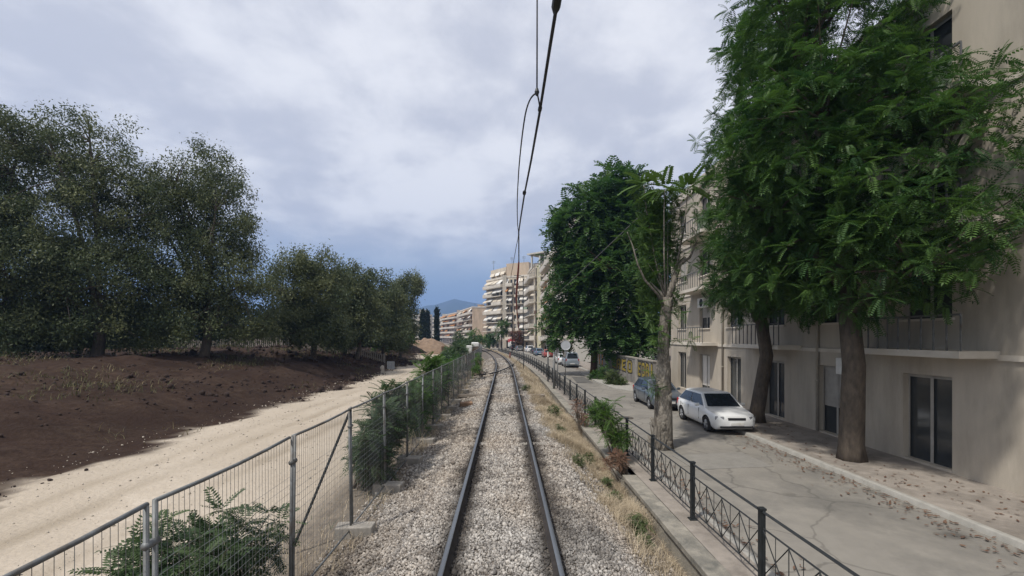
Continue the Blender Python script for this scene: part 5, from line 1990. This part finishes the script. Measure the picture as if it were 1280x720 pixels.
# ------------------------------------------------------------------ dirt yard on the left
def mound():
    c = at(531, 440, 88)
    z0 = gxy(c[0], 88) - .15
    n = 60
    r = np.linspace(0, 1, 26)
    th = np.linspace(0, 2 * PI, n, endpoint=False)
    Rg, Tg = np.meshgrid(r, th)
    X = Rg * np.cos(Tg) * 6.4 * (1 + .1 * np.sin(Tg * 2 + .6))
    Y = Rg * np.sin(Tg) * 4.2
    H = 3.0 * np.clip(1 - Rg ** 1.7, 0, 1) * (1 + .12 * vnoise(X * .7, Y * .7, 91)) + .16 * vnoise(X * 2.3, Y * 2.1, 92) * (1 - Rg) ** .5 * (Rg < .99)
    H = H + .35 * np.exp(-((X - 2.6) ** 2 + (Y + .5) ** 2) / 1.6)
    v = np.stack([c[0] + X, 88 + Y, z0 + H], -1).reshape(-1, 3)
    i = np.arange(n * 26).reshape(n, 26)
    j = np.roll(i, -1, 0)
    f = np.stack([i[:, :-1], i[:, 1:], j[:, 1:], j[:, :-1]], -1).reshape(-1, 4)
    o = np_mesh('soil_mound', v, f, mat('mound_soil', (.25, .175, .12), (.17, .12, .085), 1.6, .95, bump=.9, bscale=6, c=(.29, .215, .155)), org=(c[0], 88, z0), smooth=True)
    tag(o, 'heap of brown soil at the end of the pale dirt path', 'soil heap')
    c = at(505, 440, 80)
    v2 = np.stack([c[0] + X * .62, 80 + Y * .8, gxy(c[0], 80) - .1 + H * .55], -1).reshape(-1, 3)
    o = np_mesh('soil_mound', v2, f, mat('dark_soil', (.045, .028, .022), (.025, .017, .015), 1.6, .95, bump=.8, bscale=6), org=(c[0], 80, gxy(c[0], 80)), smooth=True)
    tag(o, 'low heap of dark earth left of the brown soil heap', 'soil heap')


mound()


def yard():
    # slatted fence on the bank
    y0 = 49
    xs = np.linspace(-40, -14.2, 10)
    t = thing('slatted_fence', 'weathered pale slatted fence on the bank under the eucalyptus trees', 'fence', (xs[0], y0, 1.4))
    org = tuple(t.location)
    ms = mat('weathered_slats', (.30, .27, .24), (.18, .16, .14), 3, .9)
    for i in range(len(xs) - 1):
        za, zb_ = gxy(xs[i], y0), gxy(xs[i + 1], y0)
        m = MB()
        k = 0
        W = xs[i + 1] - xs[i]
        while k * .22 < W - .1:
            x = xs[i] + .1 + k * .22
            zz = za + (zb_ - za) * (x - xs[i]) / W
            hh = random.uniform(.85, 1.0)
            m.box((x, y0, zz + .1 + hh / 2), (.11, .03, hh))
            k += 1
        for dz in (.3, .85):
            m.tube([(xs[i], y0 + .03, za + dz), (xs[i + 1], y0 + .03, zb_ + dz)], .03, 4)
        m.build('slat_panel', ms, t, org)
    for x in xs:
        m = MB()
        z = gxy(x, y0)
        m.box((x, y0 + .06, z + .5), (.1, .1, 1.3))
        m.build('post', ms, t, org)
    # leaning panel
    q = at(488.5, 438, 46)
    z = gxy(q[0], 46)
    t = thing('leaning_panel', 'pale grey slatted panel propped up on the dark soil bank', 'panel', (q[0], 46, z))
    m = MB()
    for k in range(5):
        m.box((q[0] - .32 + k * .16, 46, z + .42), (.13, .03, .85))
    m.build('slats', mat('grey_panel', (.42, .44, .46), (.33, .345, .36), 3, .8), t, (q[0], 46, z))
    m = MB()
    for zz in (.15, .68):
        m.box((q[0], 46.04, z + zz), (.84, .05, .07))
    m.build('battens', M_galv, t, (q[0], 46, z))
    q = at(478, 462, 40)
    z = gxy(q[0], 40)
    m = MB()
    m.tube([(q[0], 40, z - .1), (q[0] + .03, 40, z + .35), (q[0] - .02, 40, z + .62), (q[0] + .05, 40, z + .80)], [.19, .16, .2, .11], 9)
    tag(m.build('stone_stump', M_concrete, org=(q[0], 40, z)), 'pale stump of concrete standing on the edge of the dark soil', 'stump')
    # white bundles behind the far fence
    for (x, y, Y, s, lab) in ((586, 437, 47, (.62, .5, .85), 'taller white wrapped bundle behind the far wire fence'), (594, 431, 57, (.95, .6, .6), 'wider white wrapped bundle beyond the taller one')):
        q = at(x, y, Y)
        me = MB()
        me.rough_box((q[0], Y, q[2]), s, .2, .05)
        o = me.build('white_bundle', M_white, org=(q[0], Y, q[2] - s[2] / 2), bevel=.09)
        tag(o, lab, 'bundle', 'white bundles behind the wire fence')
        zz = gxy(q[0], Y)
        m = MB()
        m.box((q[0], Y, (zz + q[2] - s[2] / 2) / 2), (s[0] * .95, s[1] * .95, max(.1, q[2] - s[2] / 2 - zz - .004)))
        tag(m.build('crate_base', mat('old_wood', (.17, .13, .10), (.11, .085, .065), 4, .9), org=(q[0], Y, zz)), 'old brown crate stack carrying the %s white bundle' % ('taller' if x == 586 else 'wider'), 'crate')
    # posts with the brown board at the end of the path
    q = at(555, 438, 70)
    z = gxy(q[0], 70)
    m = MB()
    m.box((q[0], 70, z + .9), (.8, .12, 2.0), .3)
    tag(m.build('brown_board', mat('brown_board', (.20, .11, .07), (.14, .08, .055), 4, .9), org=(q[0], 70, z), bevel=.02), 'upright brown board where the dirt path meets the hedge', 'board')


yard()
make_car('hatch', 'grey car parked beyond the soil heap below the orange awnings', P_grey, (at(549, 421, 150)[0], 150, gxy(at(549, 421, 150)[0], 150)), PI / 2, group='cars beyond the soil heap')


# street trees near the far corner block
def far_tree(label, x, y, Y, rx, rz, mt, seed):
    c = at(x, y, Y)
    ail_tree('street_tree', label, (c[0], Y, -.85), (c[0], Y, c[2] - rz / F * Y * .5), .16, .11, [lob(x, y, Y, rx, rz), lob(x + rx * .4, y - rz * .4, Y, rx * .6, rz * .6)], 60, 8, 1.0, seed, m=mt, group='small street trees by the corner block')


far_tree('small bright green street tree before the big corner block', 627, 412, 124, 9, 12, M_leaf_lt, 401)
far_tree('small dark red leaved tree beside the red and white lorry', 647, 424, 120, 7, 10, M_brownweed, 402)
far_tree('small dark tree at the foot of the flats right of the lamp post', 612, 426, 128, 7, 9, M_leaf, 403)


# ------------------------------------------------------------------ hills
def hills():
    Yb = 3000
    xs = np.linspace(-2600, 1900, 160)
    px = 640 + xs / Yb * F
    prof = np.interp(px, [150, 350, 480, 525, 545, 560, 580, 600, 640, 700, 900], [40, 35, 32, 37, 41, 45, 47, 45, 40, 32, 25]) + 1.2 * vnoise(px * .15, px * 0, 61)
    Hh = prof / F * Yb
    rows = []
    for k, (dy, s) in enumerate(((-900, 0), (-600, .25), (-300, .62), (0, 1.0), (400, .8), (900, .3), (1500, 0))):
        rows.append(np.stack([xs, np.full_like(xs, Yb + dy) + 60 * vnoise(xs * .01, xs * 0 + k, 62), -8 + Hh * s * (1 + .08 * vnoise(xs * .013 + k * 2, xs * 0, 63))], -1))
    v = np.concatenate(rows)
    n = len(xs)
    i = np.arange(n * 7).reshape(7, n)
    f = np.stack([i[:-1, :-1], i[:-1, 1:], i[1:, 1:], i[1:, :-1]], -1).reshape(-1, 4)
    o = np_mesh('hills', v, f, mat('hillside', (.03, .05, .045), (.05, .065, .055), .01, .95), smooth=True)
    tag(o, kind='structure')


hills()

# ------------------------------------------------------------------ air
HAZE = True
if HAZE:
    m = bpy.data.materials.new('air')
    m.use_nodes = True
    nt = m.node_tree
    nt.nodes.remove(nt.nodes['Principled BSDF'])
    vol = nn(nt, 'ShaderNodeVolumePrincipled')
    vol.inputs['Color'].default_value = (.34, .55, 1.0, 1)
    vol.inputs['Density'].default_value = .00036
    vol.inputs['Anisotropy'].default_value = .1
    nt.links.new(vol.outputs['Volume'], nt.nodes['Material Output'].inputs['Volume'])
    h = MB()
    h.box((0, 2300, 180), (8000, 4800, 430))
    o = h.build('haze', m)
    tag(o, kind='stuff')
    o['label'] = 'pale blue air that fades the far hills'
    o['category'] = 'haze'

# ------------------------------------------------------------------ light, sky, camera
SUN_EL, SUN_AZ = math.radians(57), math.radians(228)       # azimuth clockwise from +Y (ahead): high on the left, a little behind
w = bpy.data.worlds.new('World')
scene.world = w
w.use_nodes = True
nt = w.node_tree
L = nt.links
bg = nt.nodes['Background']
bg.inputs['Strength'].default_value = .1
sky = nn(nt, 'ShaderNodeTexSky', sky_type='NISHITA')
sky.sun_disc = False
sky.sun_elevation = SUN_EL
sky.sun_rotation = SUN_AZ
sky.altitude = 50
sky.dust_density = 1.2
sky.ozone_density = 2.0
tc = nn(nt, 'ShaderNodeTexCoord')
sep = nn(nt, 'ShaderNodeSeparateXYZ')
L.new(tc.outputs['Generated'], sep.inputs['Vector'])


def mth(op, a, b=None, clamp=False):
    n = nn(nt, 'ShaderNodeMath', operation=op)
    n.use_clamp = clamp
    for i, q in enumerate((a, b)):
        if q is None:
            continue
        if isinstance(q, (int, float)):
            n.inputs[i].default_value = q
        else:
            L.new(q, n.inputs[i])
    return n.outputs[0]


zc = mth('ADD', mth('MAXIMUM', sep.outputs['Z'], 0.0), .24)
cmb = nn(nt, 'ShaderNodeCombineXYZ')
L.new(mth('DIVIDE', sep.outputs['X'], zc), cmb.inputs['X'])
L.new(mth('DIVIDE', sep.outputs['Y'], zc), cmb.inputs['Y'])


def wnoise(sc, det, rough, dist=0.0, off_=(0, 0, 0)):
    mp = nn(nt, 'ShaderNodeMapping')
    mp.inputs['Location'].default_value = off_
    L.new(cmb.outputs['Vector'], mp.inputs['Vector'])
    n = nn(nt, 'ShaderNodeTexNoise')
    n.inputs['Scale'].default_value = sc
    n.inputs['Detail'].default_value = det
    n.inputs['Roughness'].default_value = rough
    n.inputs['Distortion'].default_value = dist
    L.new(mp.outputs['Vector'], n.inputs['Vector'])
    return n.outputs['Fac']


def rng_(v, a, b, c=0.0, d=1.0, smooth=True):
    n = nn(nt, 'ShaderNodeMapRange')
    n.interpolation_type = 'SMOOTHSTEP' if smooth else 'LINEAR'
    L.new(v, n.inputs['Value'])
    n.inputs['From Min'].default_value = a
    n.inputs['From Max'].default_value = b
    n.inputs['To Min'].default_value = c
    n.inputs['To Max'].default_value = d
    return n.outputs['Result']


def wmix(a, b, f):
    x = nn(nt, 'ShaderNodeMix', data_type='RGBA')
    for nm, q in (('A', a), ('B', b)):
        if isinstance(q, tuple):
            x.inputs[nm].default_value = c4(q)
        else:
            L.new(q, x.inputs[nm])
    L.new(f, x.inputs['Factor'])
    return x.outputs['Result']


n_big = wnoise(1.5, 8, .55, .25, (1.3, .4, 0))
n_det = wnoise(4.2, 8, .6, .2, (4.1, 2.2, 0))
shade = mth('ADD', mth('MULTIPLY', n_big, .65), mth('MULTIPLY', n_det, .35))
cloud = wmix((4.5, 4.6, 5.1), (6.65, 6.65, 6.85), rng_(shade, .41, .60))
cover = mth('MULTIPLY', rng_(n_big, .22, .36), rng_(sep.outputs['Z'], .09, .26))
veil = wmix(sky.outputs['Color'], (2.45, 3.1, 4.0), rng_(sep.outputs['Z'], -.1, .6, .92, .4))
col = wmix(veil, cloud, mth('MULTIPLY', cover, .96))
L.new(col, bg.inputs['Color'])

sun = bpy.data.lights.new('Sun', 'SUN')
sun.energy = 2.8
sun.angle = math.radians(2.5)
sun.color = (1.0, .95, .87)
so = bpy.data.objects.new('Sun', sun)
COL.objects.link(so)
sd = Vector((math.sin(SUN_AZ) * math.cos(SUN_EL), math.cos(SUN_AZ) * math.cos(SUN_EL), math.sin(SUN_EL)))
so.rotation_euler = sd.to_track_quat('Z', 'Y').to_euler()

cam = bpy.data.cameras.new('Camera')
cam.sensor_width = 36
cam.lens = 36 * F / 1280
cam.shift_y = (HOR - 360) / 1280
cam.clip_start = .05
cam.clip_end = 12000
co = bpy.data.objects.new('Camera', cam)
COL.objects.link(co)
co.location = (0, 0, CH)
co.rotation_euler = (math.radians(90), 0, 0)
scene.camera = co

scene.view_settings.view_transform = 'Standard'
scene.view_settings.look = 'None'
scene.view_settings.exposure = .55
scene.view_settings.gamma = 1
scene.cycles.max_bounces = 8
scene.cycles.diffuse_bounces = 3
scene.cycles.transparent_max_bounces = 8
scene.cycles.volume_bounces = 0
scene.cycles.use_denoising = True
scene.cycles.use_adaptive_sampling = True
